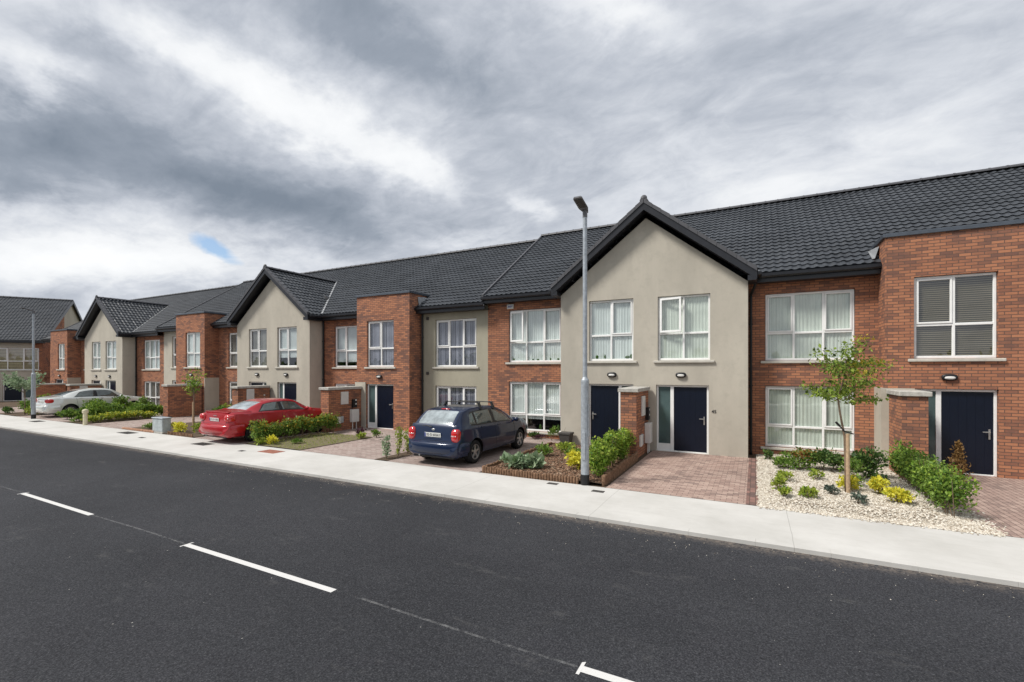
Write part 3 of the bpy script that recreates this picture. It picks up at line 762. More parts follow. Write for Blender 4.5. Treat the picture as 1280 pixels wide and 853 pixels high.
# --- F
F_ = H_('terraced_house', -23.5, 'left half of the middle cream gable with a narrow brick strip on its left')
m = MB(); hr = [(-25.85, -24.3, .22, 1.84), (-25.85, -24.3, 2.62, 4.52)]; wall(m, FX(YR), -26.75, -23.81, -.1, 5.0, hr); m.build('front_wall', 'brick', F_)
window(F_, FX(YR), *hr[0], 2, .34, 'cloth_dark'); window(F_, FX(YR), *hr[1], 2, .40, 'cloth_dark', sash=(0,))
m = MB(); hb = [(-22.84, -21.42, 2.62, 4.54), (-22.84, -21.44, 0, 1.88)]
half_gable_wall(m, fr, -23.81, -21.06, -21.06, S1, hb, 0)
m.add([(-23.81, YF, -.1), (-23.81, YR, -.1), (-23.81, YR, 4.9), (-23.81, YF, 4.8)], [(0, 1, 2, 3)]); m.build('gable_wall', 'render', F_)
window(F_, fr, *hb[0], 2, .42, 'cloth_dark', sash=(0,)); door(F_, fr, *hb[1], 'L'); bulkhead(F_, fr, -22.15, 2.25)
main_roof(F_, -26.75, -21.06, S1, [(-26.7, -24.0)]); house_shell(F_, -26.75, -21.06, S1)
gable_half(F_, -21.06, -23.81, S1)

# --- G
G_ = H_('terraced_house', -29.8, 'house with square brick bay behind the slim tree, narrow cream strip on its left')
box_bay(G_, -29.6, -26.75, 5.60, [(-28.62, -27.18, 2.62, 4.58), (-28.7, -27.3, 0, 1.88)], S1)
window(G_, fr, -28.62, -27.18, 2.62, 4.58, 2, .40, 'net', sash=(0,)); door(G_, fr, -28.7, -27.3, 0, 1.88, 'L'); bulkhead(G_, fr, -28.0, 2.2)
cs = MB(); cs.box(-26.748, -26.70, YF-.01, YR-.002, 0, 2.04); cs.build('render_panel', 'render', G_)
m = MB(); hr = [(-31.57, -30.1, 2.62, 4.5), (-31.57, -30.1, .22, 1.84)]; wall(m, FX(YR), -32.5, -29.6, -.1, 5.0, hr); m.build('front_wall', 'render', G_)
window(G_, FX(YR), *hr[0], 2, .40, 'cloth_dark', sash=(0,)); window(G_, FX(YR), *hr[1], 2, .34, 'cloth_dark')
main_roof(G_, -32.52, -26.75, S1, [(-32.5, -29.6)], end_l=True); house_shell(G_, -32.5, -26.75, S1)

# --- H
Hh = H_('terraced_house', -36.0, 'right half of the farthest cream gable and brick bay behind the long hedge')
m = MB(); hr = [(-34.95, -32.98, .18, 1.74), (-34.95, -32.98, 2.50, 4.38)]; wall(m, FX(YR), -35.85, -32.5, -.1, 4.8, hr); m.build('front_wall', 'brick', Hh)
window(Hh, FX(YR), *hr[0], 3, .34, 'cloth_dark', sill=False); window(Hh, FX(YR), *hr[1], 3, .40, 'net')
m = MB(); hb = [(-38.1, -36.65, 2.50, 4.36), (-38.1, -36.70, 0, 1.78)]
half_gable_wall(m, fr, -38.48, -35.85, -38.48, S2, hb, 0)
m.add([(-35.85, YF, -.1), (-35.85, YR, -.1), (-35.85, YR, 4.7), (-35.85, YF, 4.6)], [(0, 1, 2, 3)]); m.build('gable_wall', 'render', Hh)
window(Hh, fr, *hb[0], 2, .42, 'net', sash=(0,)); door(Hh, fr, *hb[1], 'R'); bulkhead(Hh, fr, -37.5, 2.05)
main_roof(Hh, -38.48, -32.48, S2, [(-35.7, -32.46)]); house_shell(Hh, -38.48, -32.5, S2)
gable_half(Hh, -38.48, -35.85, S2, 2.95); gable_ridge(Hh, -38.48, S2); roof_vent(Hh, -36.8, 16.6, 5.8, -1)
downpipe(Hh, -35.76, YR-.06, 4.6)

# --- I
I_ = H_('terraced_house', -41.0, 'left half of the farthest cream gable, behind the silver car')
m = MB(); hb = [(-40.05, -38.8, 2.50, 4.36), (-40.1, -38.8, 0, 1.78)]
half_gable_wall(m, fr, -41.12, -38.48, -38.48, S2, hb, 0)
m.add([(-41.12, YF, -.1), (-41.12, YR, -.1), (-41.12, YR, 4.7), (-41.12, YF, 4.6)], [(0, 1, 2, 3)]); m.build('gable_wall', 'render', I_)
window(I_, fr, *hb[0], 2, .42, 'net', sash=(0,)); door(I_, fr, *hb[1], 'L'); bulkhead(I_, fr, -39.4, 2.05)
m = MB(); wall(m, FX(YR), -43.86, -41.12, -.1, 4.8, [(-43.2, -41.9, 2.5, 4.3)]); m.build('front_wall', 'brick', I_); window(I_, FX(YR), -43.2, -41.9, 2.5, 4.3, 2, .4, 'net')
main_roof(I_, -43.86, -38.48, S2, [(-43.8, -41.3)]); house_shell(I_, -43.86, -38.48, S2)
gable_half(I_, -38.48, -41.12, S2, 2.95)

# --- J
J_ = H_('terraced_house', -46.5, 'last brick house of the terrace, its square bay above the tail of the silver car')
box_bay(J_, -46.7, -43.86, 5.32, [(-45.45, -44.3, 2.50, 4.38), (-45.9, -44.5, 0, 1.78)], S2)
window(J_, fr, -45.45, -44.3, 2.50, 4.38, 2, .42, 'net', sash=(0,)); door(J_, fr, -45.9, -44.5, 0, 1.78, 'L'); bulkhead(J_, fr, -45.1, 2.05)
cs = MB(); cs.box(-43.858, -43.81, YF-.01, YR-.002, 0, 1.9); cs.build('render_panel', 'render', J_)
m = MB(); wall(m, FX(YR), -49.2, -46.7, -.1, 4.8); m.add([(-49.2, YR, -.1), (-49.2, YB, -.1), (-49.2, YB, 5), (-49.2, YRIDGE, 8.4), (-49.2, YR, 5)], [(0, 1, 2, 3, 4)])
m.build('front_wall', 'brick', J_)
m = MB(); m.box(-47.05, -46.72, YR-.03, YR-.002, 0, 4.5); m.build('render_panel', 'render', J_)
main_roof(J_, -49.4, -43.86, S2, [(-49.4, -46.7)], end_l=True); house_shell(J_, -49.2, -43.86, S2)

# --- K: the block where the street bends
KC = Vector((-51.1, 15.6)); KD = Vector((0.544, 0.839)); KN = Vector((0.839, -0.544))
ka = math.atan2(KD.y, KD.x)
frK = frame(KC.x, KC.y, ka)                      # u along the facade (0 at the right corner), outward = KN
K_ = empty('corner_house', (KC.x, KC.y, 0), 'cream and brick house turned at an angle beyond the far end of the terrace', 'house')
m = MB(); hw = [(-2.95, -.22, 2.45, 4.22)]; hd = [(-2.3, -.15, 0, 1.75)]
wall(m, frK, -.62, 0, -.1, 4.95, [(-.62, -.22, 2.45, 4.22), (-.62, -.15, 0, 1.75)], mi=1)
wall(m, frK, -9, -.62, -.1, 4.95, [(-2.95, -.62, 2.45, 4.22), (-2.3, -.62, 0, 1.75), (-8, -6, 2.45, 4.22)], mi=0)
m.build('front_wall', ['render', 'brick'], K_)
window(K_, frK, -2.95, -.22, 2.45, 4.22, 3, .40, 'blind_tan', sash=(0, 2)); door(K_, frK, -2.3, -.15, 0, 1.75, 'L', leafw=1.0)
window(K_, frK, -8, -6, 2.45, 4.22, 3, .40, 'net')
# gable end wall: brick towards the street, cream towards the back
m = MB(); dz = 6.6; hK = 8.85
def gk(w, z): p = KC - KN*w; return (p.x, p.y, z)
zrk = lambda w: 4.95 + (hK-4.95)*(w/dz) if w < dz else 4.95 + (hK-4.95)*((2*dz-w)/dz)
m.add([gk(0, -.1), gk(5.0, -.1), gk(5.0, zrk(5.0)), gk(0, 4.95)], [(0, 1, 2, 3)], 1)
m.add([gk(5.0, -.1), gk(2*dz, -.1), gk(2*dz, 4.95), gk(dz, hK), gk(5.0, zrk(5.0))], [(0, 1, 2, 3, 4)], 0)
m.build('gable_end_wall', ['render', 'brick'], K_, fix=False)
m = MB(); eo = KC + KD*.18 + KN*.35; ez = 4.95-.35*(hK-4.95)/dz
LK = math.hypot(dz+.35, hK-ez)
o = eo - KD*10
tiles(m, (o.x, o.y, ez+.06), (KD.x, KD.y, 0), (-KN.x*(dz+.35), -KN.y*(dz+.35), hK-ez), 10, LK)
r0 = KC + KD*.18 - KN*dz; r1 = r0 - KD*10; b0 = KC + KD*.18 - KN*(2*dz+.3); b1 = b0 - KD*10
m.add([(r0.x, r0.y, hK+.06), (r1.x, r1.y, hK+.06), (b1.x, b1.y, ez+.06), (b0.x, b0.y, ez+.06)], [(0, 1, 2, 3)])
rk = m.build('roof', 'roof', K_, fix=False)
m = MB(); ridge_caps(m, (r1.x, r1.y, hK+.1), (r0.x, r0.y, hK+.1)); m.build('ridge', 'verge', rk)
m = MB()
for (p, q, z0, z1) in ((eo, r0, ez, hK), (b0, r0, ez, hK)):
    t = KD*.05
    m.add([(p.x, p.y, z0-.16), (q.x, q.y, z1-.16), (q.x, q.y, z1+.12), (p.x, p.y, z0+.12), (p.x+t.x, p.y+t.y, z0-.16), (q.x+t.x, q.y+t.y, z1-.16), (q.x+t.x, q.y+t.y, z1+.12), (p.x+t.x, p.y+t.y, z0+.12)],
          [(0, 1, 2, 3), (4, 5, 6, 7), (3, 2, 6, 7), (0, 1, 5, 4)])
m.build('verge', 'fascia', rk)
m = MB(); frE = frame(eo.x, eo.y, ka); m.cbox(-10, 0, -.03, .10, ez-.15, ez+.05, .01, 0, frE); m.build('gutter', 'fascia', rk)

# ------------------------------------------------------------------ low entrance walls with meter boxes
def pier_wall(name, x1, y0, z, label, w=0.45, y1=YF-.06, boxes=None, x0=None):
    x0 = x1-w if x0 is None else x0
    t = empty(name, ((x0+x1)/2, y0, 0), label, 'wall', 'low brick entrance walls beside the front doors')
    m = MB(); m.box(x0, x1, y0, y1, -.1, z-.11); m.build('wall', 'brick', t)
    c = MB(); c.cbox(x0-.06, x1+.06, y0-.06, y1, z-.109, z, .012); c.build('coping', 'concrete', t)
    if boxes:
        xs = x1
        for (nm, mat, ya, yb, za, zb, dp) in boxes:
            b = MB(); b.cbox(xs+.001, xs+dp, ya, yb, za, zb, .008)
            if nm == 'gas_meter_box':
                for yy in (ya+.08, yb-.08): b.tube([(xs+dp/2, yy, 0), (xs+dp/2, yy, za)], .02, 8)
            B_ = b.build(nm, mat, t)
            if nm == 'intercom_panel':
                q = MB(); q.box(xs+dp, xs+dp+.004, (ya+yb)/2, (ya+yb)/2+.08, za+.28, za+.34); q.box(xs+dp, xs+dp+.004, (ya+yb)/2, (ya+yb)/2+.08, za+.12, za+.18); q.build('label_plate', 'white_metal', B_)
    return t
full = lambda y, k=1.0: [('meter_cabinet', 'white_metal', y+.60, y+.98, 1.03*k+.12, 1.72*k, .05), ('intercom_panel', 'black', y+1.18, y+1.40, .98*k, 1.36*k, .10),
        ('gas_meter_box', 'white_metal', y+1.08, y+1.45, .30, .90*k, .16), ('junction_box', 'white_metal', y+.36, y+.56, .30, .62*k, .06), ('socket_box', 'cabinet', y+.57, y+.72, .32, .63*k, .05)]
pier_wall('entrance_wall', -2.93, 13.02, 1.97, 'brick pier with concrete cap and white meter boxes, between two navy doors', boxes=full(13.0))
pier_wall('entrance_wall', 3.42, 13.5, 2.0, 'brick pier with concrete cap at the right end of the gravel garden, hedge in front', x0=2.95)
pier_wall('entrance_wall', -15.0, 12.92, 1.78, 'brick wall with white meter cabinet and black intercom, left of the square brick bay', boxes=full(12.92, .92))
pier_wall('entrance_wall', -21.1, 13.05, 1.72, 'brick wall with one white meter cabinet, seen above the red car roof', boxes=[('meter_cabinet', 'white_metal', 13.45, 13.82, .95, 1.58, .04), ('intercom_panel', 'black', 14.15, 14.4, .95, 1.05, .05)])
pier_wall('entrance_wall', -26.9, 12.97, 1.72, 'plain brick wall with pale coping behind the slim tree and shrubs')
pier_wall('entrance_wall', -38.5, 13.05, 1.56, 'brick wall with white meter cabinet, seen above the silver car roof', boxes=[('meter_cabinet', 'white_metal', 13.5, 13.9, .8, 1.44, .04)])
pier_wall('entrance_wall', -43.9, 12.95, 1.52, 'plain brick wall with pale coping, leftmost, beyond the silver car boot')

# ------------------------------------------------------------------ ground
m = MB(); m.add([(-260, -160, -.25), (200, -160, -.25), (200, 300, -.25), (-260, 300, -.25)], [(0, 1, 2, 3)]); struct('ground', m, 'earth')
m = MB(); m.add([(-120, -6, -.06), (60, -6, -.06), (60, 7.62, -.06), (-120, 7.62, -.06)], [(0, 1, 2, 3)]); struct('road', m, 'asphalt')
m = MB(); m.box(-120, 60, 7.745, 9.6, -.2, 0); struct('pavement', m, 'pavement')
m = MB()

for i in range(-66, 32): m.cbox(i*.914+.0003, (i+1)*.914-.0003, 7.6, 7.743, -.2, .003+random.uniform(-.001, .001), .004)
struct('kerb', m, 'pavement')
m = MB(); m.box(-120, 60, -8, -6, -.2, .04); struct('far_pavement', m, 'pavement')
m = MB(); m.add([(-60, 9.6, -.012), (30, 9.6, -.012), (30, YR+.1, -.012), (-60, YR+.1, -.012)], [(0, 1, 2, 3)]); struct('garden_ground', m, 'soil')
# dashed centre line
def quadz(m, x0, x1, y0, y1, z): m.add([(x0, y0, z), (x1, y0, z), (x1, y1, z), (x0, y1, z)], [(0, 1, 2, 3)])
m = MB()
for k in range(-9, 5):
    x = -7.34+6.03*k; quadz(m, x, x+3.03, 3.742, 3.828, -.056)
    m.add([(x-.03, 3.70, -.0555), (x+.0, 3.70, -.0555), (x+.0, 3.89, -.0555), (x-.03, 3.87, -.0555)], [(0, 1, 2, 3)])
struct('road_marking', m, 'paint')
m = MB(); n = 120; pts = [(-60+i*.6, 3.80+.012*math.sin(i*.9)) for i in range(n)]
m.add([(p[0], p[1]-.016, -.058) for p in pts]+[(p[0], p[1]+.016, -.058) for p in pts], [(i, i+1, n+i+1, n+i) for i in range(n-1)]); struct('road_marking_guide', m, 'chalk')

def drive(x0, x1, mat='paving', y1=YF-.005, name='driveway', extra=None):
    m = MB(); quadz(m, x0, x1, 9.6, y1, .004)
    if extra: quadz(m, *extra, .004)
    return struct(name, m, mat)
drive(-2.80, .05, 'paving', YF); drive(3.05, 9, 'paving_side', YF)
drive(-8.88, -5.95, 'paving_pale', YR-.01, extra=(-5.95, -2.96, 13.95, YF)); drive(-12.42, -9.36, 'paving_pale', YF, extra=(-14.99, -12.42, 12.7, YF))
drive(-18.15, -15.15, 'paving_pale', YR); drive(-27.0, -23.6, 'paving_pale', YF, extra=(-28.9, -27.0, 12.9, YF)); drive(-34.8, -29.2, 'paving_pale', YF); drive(-43.5, -38.0, 'paving_pale', YF)
# contrasting edge courses of number 45's drive
m = MB(); quadz(m, -.16, .05, 9.6, YF, .0085); struct('drive_edging', m, brick_mat('edge blocks', (0.30, 0.17, 0.14), (0.20, 0.12, 0.10), (0.15, 0.1, 0.09), (0.08, 0.06, 0.05), bw=.2, bh=.1, ms=.005, rot=R(90)))

# gravel garden of number 45
m = MB(); nx, ny = 30, 40
def gx(y): return 3.05+ (.15 if y < 10.2 else 0)
vs = []; 
for j in range(ny+1):
    for i in range(nx+1):
        x = .05+3.0*i/nx; y = 9.6+(YR-9.62)*j/ny; e = min(i, nx-i, j, 6)/6
        vs.append((x, y, .012+.035*e+random.uniform(-.006, .006)))
m.add(vs, [(j*(nx+1)+i, j*(nx+1)+i+1, (j+1)*(nx+1)+i+1, (j+1)*(nx+1)+i) for j in range(ny) for i in range(nx)])
struct('gravel_garden', m, 'gravel_bed')

def scatter(n, region, size, flat, zf):
    """numpy octahedral chips inside region(n)->xy"""
    xy = region(n); n = len(xy)
    base = np.array([(1, 0, 0), (-1, 0, 0), (0, 1, 0), (0, -1, 0), (0, 0, 1), (0, 0, -1)], float)
    sz = rng.uniform(size[0], size[1], (n, 1, 3))*np.array([1, 1, flat]); th = rng.uniform(0, 2*np.pi, n)
    P = base[None]*sz*rng.uniform(.75, 1.25, (n, 6, 1))
    tilt = rng.normal(0, .35, n); c, s = np.cos(tilt), np.sin(tilt)
    Y = P[..., 1]*c[:, None]-P[..., 2]*s[:, None]; Z = P[..., 1]*s[:, None]+P[..., 2]*c[:, None]
    c, s = np.cos(th)[:, None], np.sin(th)[:, None]
    X2 = P[..., 0]*c-Y*s; Y2 = P[..., 0]*s+Y*c
    V = np.stack([X2+xy[:, 0:1], Y2+xy[:, 1:2], Z+zf(xy)[:, None]], -1).reshape(-1, 3)
    f0 = np.array([(0, 2, 4), (2, 1, 4), (1, 3, 4), (3, 0, 4), (2, 0, 5), (1, 2, 5), (3, 1, 5), (0, 3, 5)])
    F = (f0[None]+6*np.arange(n)[:, None, None]).reshape(-1, 3)
    m = MB(); m.v = V.tolist(); m.f = F.tolist(); m.mi = [0]*len(F); return m
def reg(x0, x1, y0, y1): return lambda n: np.stack([rng.uniform(x0, x1, n), rng.uniform(y0, y1, n)], 1)
def greg(n):
    a = np.stack([rng.uniform(.02, 3.08, n), rng.uniform(9.58, YR-.05, n)], 1)
    b = np.stack([rng.normal(3.15, .12, n//25), rng.uniform(9.6, 11, n//25)], 1)
    c = np.stack([rng.uniform(.05, 3.3, n//14), rng.normal(9.6, .05, n//14)], 1)
    return np.concatenate([a, b, c])
def gz(xy): return .008+.042*np.clip(np.minimum(np.minimum(xy[:, 0]-.05, 3.05-xy[:, 0]), (xy[:, 1]-9.6))/.45, 0, 1)
m = scatter(20000, greg, (.010, .026), .7, gz); m.build('gravel', 'stone', fix=False)['kind'] = 'stuff'
# ------------------------------------------------------------------ plants
def leaf_mesh(C, size, up=0.3, elong=1.7, out=None):
    """kite shaped leaves at points C (n,3)"""
    n = len(C); d = rng.normal(0, 1, (n, 3)); 
    if out is not None: d += out*1.2
    d[:, 2] += up; d /= np.linalg.norm(d, axis=1, keepdims=True)+1e-9
    r = rng.normal(0, 1, (n, 3)); s = np.cross(d, r); s /= np.linalg.norm(s, axis=1, keepdims=True)+1e-9
    nn = np.cross(s, d)
    L = size*np.clip(rng.lognormal(-.08, .38, (n, 1)), .4, 2.0); W = L/elong
    V = np.stack([C, C+d*L*.5+s*W*.5+nn*L*.08, C+d*L, C+d*L*.5-s*W*.5+nn*L*.08], 1).reshape(-1, 3)
    F = np.arange(4*n).reshape(n, 4)
    return V.tolist(), F.tolist()
def foliage(parent, C, size, mat, name='foliage', **k):
    V, F = leaf_mesh(np.asarray(C, float), size, **k); m = MB(); m.v = V; m.f = F; m.mi = [0]*len(F)
    return m.build(name, mat, parent, fix=False)
def blob_pts(n, c, r, surf=0.5, clumps=9):
    """points through a lumpy volume"""
    cc = rng.normal(0, .45, (clumps, 3)); cc /= np.maximum(1, np.linalg.norm(cc, axis=1, keepdims=True))
    k = rng.integers(0, clumps, n); p = rng.normal(0, 1, (n, 3)); p /= np.linalg.norm(p, axis=1, keepdims=True)
    rad = rng.uniform(0, 1, (n, 1))**surf*.5
    q = cc[k]*.62+p*rad
    q = q*np.array(r)+np.array(c); return q
def stems(parent, x, y, h, r, n=6, rad=.006, mat='bark', z0=0.0):
    m = MB()
    for i in range(n):
        a = random.uniform(0, 6.28); q = random.uniform(.2, .8)*r
        m.tube([(x+.004*math.cos(a), y+.004*math.sin(a), z0), (x+q*.4*math.cos(a), y+q*.4*math.sin(a), z0+h*.45), (x+q*math.cos(a), y+q*math.sin(a), z0+h*.85)], [rad, rad*.8, rad*.4], 5)
    return m.build('stem', mat, parent)
def shrub(name, x, y, h, r, n, ls, mat, label, cat='shrub', group=None, clumps=9, z=0.03, mats2=None, elong=1.7, up=.3):
    t = empty(name, (x, y, z), label, cat, group)
    C = blob_pts(n, (x, y, z+h*.55), (r, r, h*.52), clumps=clumps); C[:, 2] = np.maximum(C[:, 2], z+.02)
    out = (C-np.array([x, y, z+h*.3])); out /= np.linalg.norm(out, axis=1, keepdims=True)+1e-6
    foliage(t, C, ls, mat, out=out, elong=elong, up=up)
    if mats2:
        C2 = blob_pts(int(n*mats2[1]), (x, y, z+h*.75), (r*.9, r*.9, h*.4), clumps=clumps); foliage(t, C2, ls, mats2[0], name='young_foliage', elong=elong)
    stems(t, x, y, h, r, z0=z-.02)
    return t
def hedge(name, x0, x1, y0, y1, h, n, ls, mat, label, z=.02, lump=6, mats2=None, cat='hedge', group='clipped hedges between the drives', hvar=.15):
    t = empty(name, ((x0+x1)/2, (y0+y1)/2, z), label, cat, group)
    P = []; m = MB(); nb = max(3, int((y1-y0)*lump/2)); per = n//nb
    for i in range(nb):
        cy = y0+(y1-y0)*(i+.5)/nb+random.uniform(-.04, .04); cx = (x0+x1)/2+random.uniform(-.04, .04); hh = h*random.uniform(1-hvar, 1+hvar*.6)
        P.append(blob_pts(per, (cx, cy, z+hh*.55), ((x1-x0)*.55, (y1-y0)/nb*1.0, hh*.50), surf=.45, clumps=14))
        for k in range(4):
            a, b = random.uniform(-.1, .1), random.uniform(-.15, .15)
            m.tube([(cx+a*.3, cy+b*.3, z-.02), (cx+a, cy+b, z+hh*.5), (cx+a*1.5, cy+b*1.5, z+hh*.9)], [.008, .006, .003], 5)
    C = np.concatenate(P); C[:, 2] = np.maximum(C[:, 2], z+.03+rng.uniform(0, .1, len(C)))
    foliage(t, C, ls, mat)
    if mats2:
        i = rng.integers(0, len(C), int(len(C)*mats2[1])); C2 = C[i]; C2 = C2[C2[:, 2] > z+h*mats2[2]]; foliage(t, C2+rng.normal(0, .01, C2.shape), ls, mats2[0], name='young_foliage')
    m.build('stem', 'bark', t)
    return t
GP = 'low plants in the gravel garden'
# gravel garden plants (positions measured)
def gp(x, y, h, r, n, ls, mat, label, **k): return shrub('shrub', x, y, h, r, n, ls, mat, label, group=GP, z=.045, **k)
gp(.35, 14.6, .22, .17, 260, .06, 'leaf_dark', 'small dark plant at the foot of the downpipe in the gravel')
gp(.52, 13.3, .26, .28, 520, .055, 'leaf_mid', 'green plant in the gravel nearest the paved drive, below the brick bay window')
gp(.95, 13.3, .50, .50, 1200, .055, 'leaf_mid', 'loose shrub showing bare reddish stems in the gravel', mats2=('leaf_red', .15))
gp(1.45, 13.5, .56, .50, 1600, .055, 'leaf_dark', 'broad dark green shrub under the bay window')
gp(1.20, 12.3, .20, .2, 240, .05, 'leaf_lime', 'small lime plant in front of the bare-stemmed shrub')
gp(1.78, 13.7, .38, .26, 620, .055, 'leaf_dark', 'dark shrub just right of the broad one, behind the staked tree')
gp(2.30, 13.1, .68, .38, 1500, .06, 'leaf_dark', 'tall dark shrub right of the tree trunk, near the brick pier')
gp(1.92, 12.7, .46, .36, 800, .05, 'leaf_mid', 'mid green shrub directly behind the tree stake')
gp(2.35, 12.25, .22, .2, 260, .05, 'leaf_dark', 'low dark plant in front of the tall shrub by the pier')
gp(.55, 11.9, .2, .22, 300, .055, 'leaf_lime', 'lime plant halfway along the drive edge of the gravel')
gp(.42, 10.95, .26, .2, 420, .05, 'leaf_lime', 'upright yellow-green plant beside the drive edge')
gp(.50, 10.35, .18, .17, 260, .05, 'leaf_lime', 'yellow-green plant nearest the pavement and the drive')
gp(.88, 10.5, .20, .2, 340, .055, 'leaf_lime', 'low spreading lime plant near the pavement, right of the upright ones')
gp(1.33, 11.0, .16, .17, 220, .045, 'leaf_grey', 'small grey-green tuft left of the tree stake')
gp(1.67, 10.45, .18, .17, 240, .045, 'leaf_grey', 'small grey-green tuft below the first golden plant')
gp(1.70, 11.55, .28, .22, 520, .055, 'leaf_yellow', 'golden yellow plant directly right of the tree stake')
gp(1.86, 12.0, .26, .18, 240, .05, 'leaf_mid', 'small green plant behind the first golden plant')
gp(2.18, 11.45, .30, .24, 620, .055, 'leaf_yellow', 'golden yellow plant, middle of the three in the gravel')
gp(2.32, 10.85, .27, .22, 560, .055, 'leaf_yellow', 'golden yellow plant nearest the hedge')
hedge('hedge', 2.62, 3.28, 10.25, 13.6, .78, 13500, .050, 'leaf_mid', 'bushy green hedge between the gravel garden and the right-hand drive', mats2=('leaf_fresh', .5, .45), lump=9, hvar=.10)
t = empty('conifer', (3.95, 13.6, 0), 'small brown cone-shaped conifer in front of the far right navy door', 'shrub')
C = rng.normal(0, 1, (1100, 3)); hh = rng.uniform(0, 1, 1100); C[:, 0] = 3.95+C[:, 0]*.10*(1.15-hh); C[:, 1] = 13.6+C[:, 1]*.10*(1.15-hh); C[:, 2] = .05+hh*.85
foliage(t, C, .05, 'leaf_brown', up=1.2)

# log-edged bed by the near lamp post
def log_edge(pts, z=.17, r=.035):
    m = MB(); 
    for (a, b) in zip(pts, pts[1:]):
        a, b = Vector(a), Vector(b); n = int((b-a).length/(r*1.9))
        for i in range(n):
            p = a.lerp(b, (i+.5)/n); h = z+random.uniform(-.018, .018); rr = r*random.uniform(.88, 1.08)
            m.lathe([(0, h), (rr*.85, h), (rr, h-.01), (rr, -.02)], 8, lambda x, y, q, p=p: (p.x+x, p.y+y, q))
    return m
t = log_edge([(-5.88, 14.0), (-5.88, 9.66), (-3.42, 9.66)], .14); t.build('log_edging', 'log'); tag(bpy.data.objects['log_edging'], 'low timber log edging round the bed left of the lamp post', 'edging')
t = log_edge([(-3.25, 13.9), (-5.88, 14.0)], .12); tag(t.build('log_edging', 'log'), 'timber log edging along the back of the bed, near the grey planter', 'edging')
t = log_edge([(-2.90, 9.72), (-2.90, 12.95)], .22, .045); tag(t.build('log_edging', 'log'), 'taller timber edging along the paved drive, under the bright hedge', 'edging')
m = MB(); nx, ny = 20, 26; vs = []
for j in range(ny+1):
    for i in range(nx+1):
        x = -5.85+2.92*i/nx; y = 9.69+4.25*j/ny; vs.append((x, y, .055+random.uniform(-.012, .012)))
m.add(vs, [(j*(nx+1)+i, j*(nx+1)+i+1, (j+1)*(nx+1)+i+1, (j+1)*(nx+1)+i) for j in range(ny) for i in range(nx)]); struct('planting_bed', m, 'soil')
m = scatter(9000, reg(-5.83, -2.98, 9.7, 13.9), (.012, .035), .35, lambda xy: np.full(len(xy), .068)); m.build('bark_mulch', 'chip', fix=False)['kind'] = 'stuff'
GB = 'plants in the log-edged bed'
def bp(x, y, h, r, n, ls, mat, label, **k): return shrub('shrub', x, y, h, r, n, ls, mat, label, group=GB, z=.07, **k)
bp(-5.30, 10.2, .26, .30, 330, .14, 'leaf_sage', 'pale sage plant with broad leaves at the pavement corner of the bed', elong=1.5)
bp(-4.85, 10.45, .24, .30, 320, .14, 'leaf_sage', 'pale sage plant with broad leaves, second from the corner', elong=1.5)
bp(-5.25, 11.9, .32, .35, 560, .06, 'leaf_mid', 'mid green shrub at the drive side of the log-edged bed')
bp(-4.9, 12.7, .30, .42, 700, .06, 'leaf_lime', 'yellow-green shrub at the back of the log-edged bed')
bp(-4.45, 12.2, .26, .3, 420, .055, 'leaf_mid', 'small green shrub behind the golden ones in the log-edged bed')
bp(-4.0, 12.7, .27, .3, 420, .055, 'leaf_mid', 'small green shrub at the back right of the log-edged bed')
bp(-4.12, 11.3, .32, .20, 520, .065, 'leaf_yellow', 'golden yellow shrub, left one in the log-edged bed')
bp(-3.85, 10.75, .32, .24, 620, .065, 'leaf_yellow', 'golden yellow shrub, nearest the pavement in the log-edged bed')
bp(-3.62, 11.35, .40, .22, 620, .065, 'leaf_yellow', 'golden yellow shrub, right one by the lamp post')
hedge('hedge', -3.42, -2.95, 9.95, 12.95, .88, 13500, .058, 'leaf_fresh', 'dense bright green hedge directly right of the near lamp post', z=.05, mats2=('leaf_lime', .3, .5), hvar=.08)
for (x, y, h, r, n, mat, lb) in ((-7.1, 15.15, .25, .25, 260, 'leaf_dark', 'low dark plant under the left brick bay window'), (-6.35, 15.1, .42, .22, 240, 'leaf_mid', 'spiky green plant under the left brick bay window'), (-6.8, 15.15, .15, .3, 200, 'leaf_purple', 'flat purple plant under the left brick bay window')):
    shrub('shrub', x, y, h, r, n, .10 if mat == 'leaf_mid' else .06, mat, lb, z=.0, elong=4 if mat == 'leaf_mid' else 1.7, up=1.0)

# planter
t = empty('planter', (-5.55, 14.42, .004), 'dark grey tapered square planter standing against the cream gable wall', 'planter')
m = MB()
def sq(h0, h1, z0, z1): 
    c = (-5.55, 14.42); v = [(c[0]+sx*h, c[1]+sy*h, z) for z, h in ((z0, h0), (z1, h1)) for sx, sy in ((-1, -1), (1, -1), (1, 1), (-1, 1))]
    m.add(v, [(0, 1, 5, 4), (1, 2, 6, 5), (2, 3, 7, 6), (3, 0, 4, 7), (0, 3, 2, 1), (4, 5, 6, 7)])
sq(.13, .19, .004, .37); sq(.205, .205, .37, .42); m.build('pot', 'pot', t)
stems(t, -5.62, 14.42, .2, .1, 1, z0=.4)

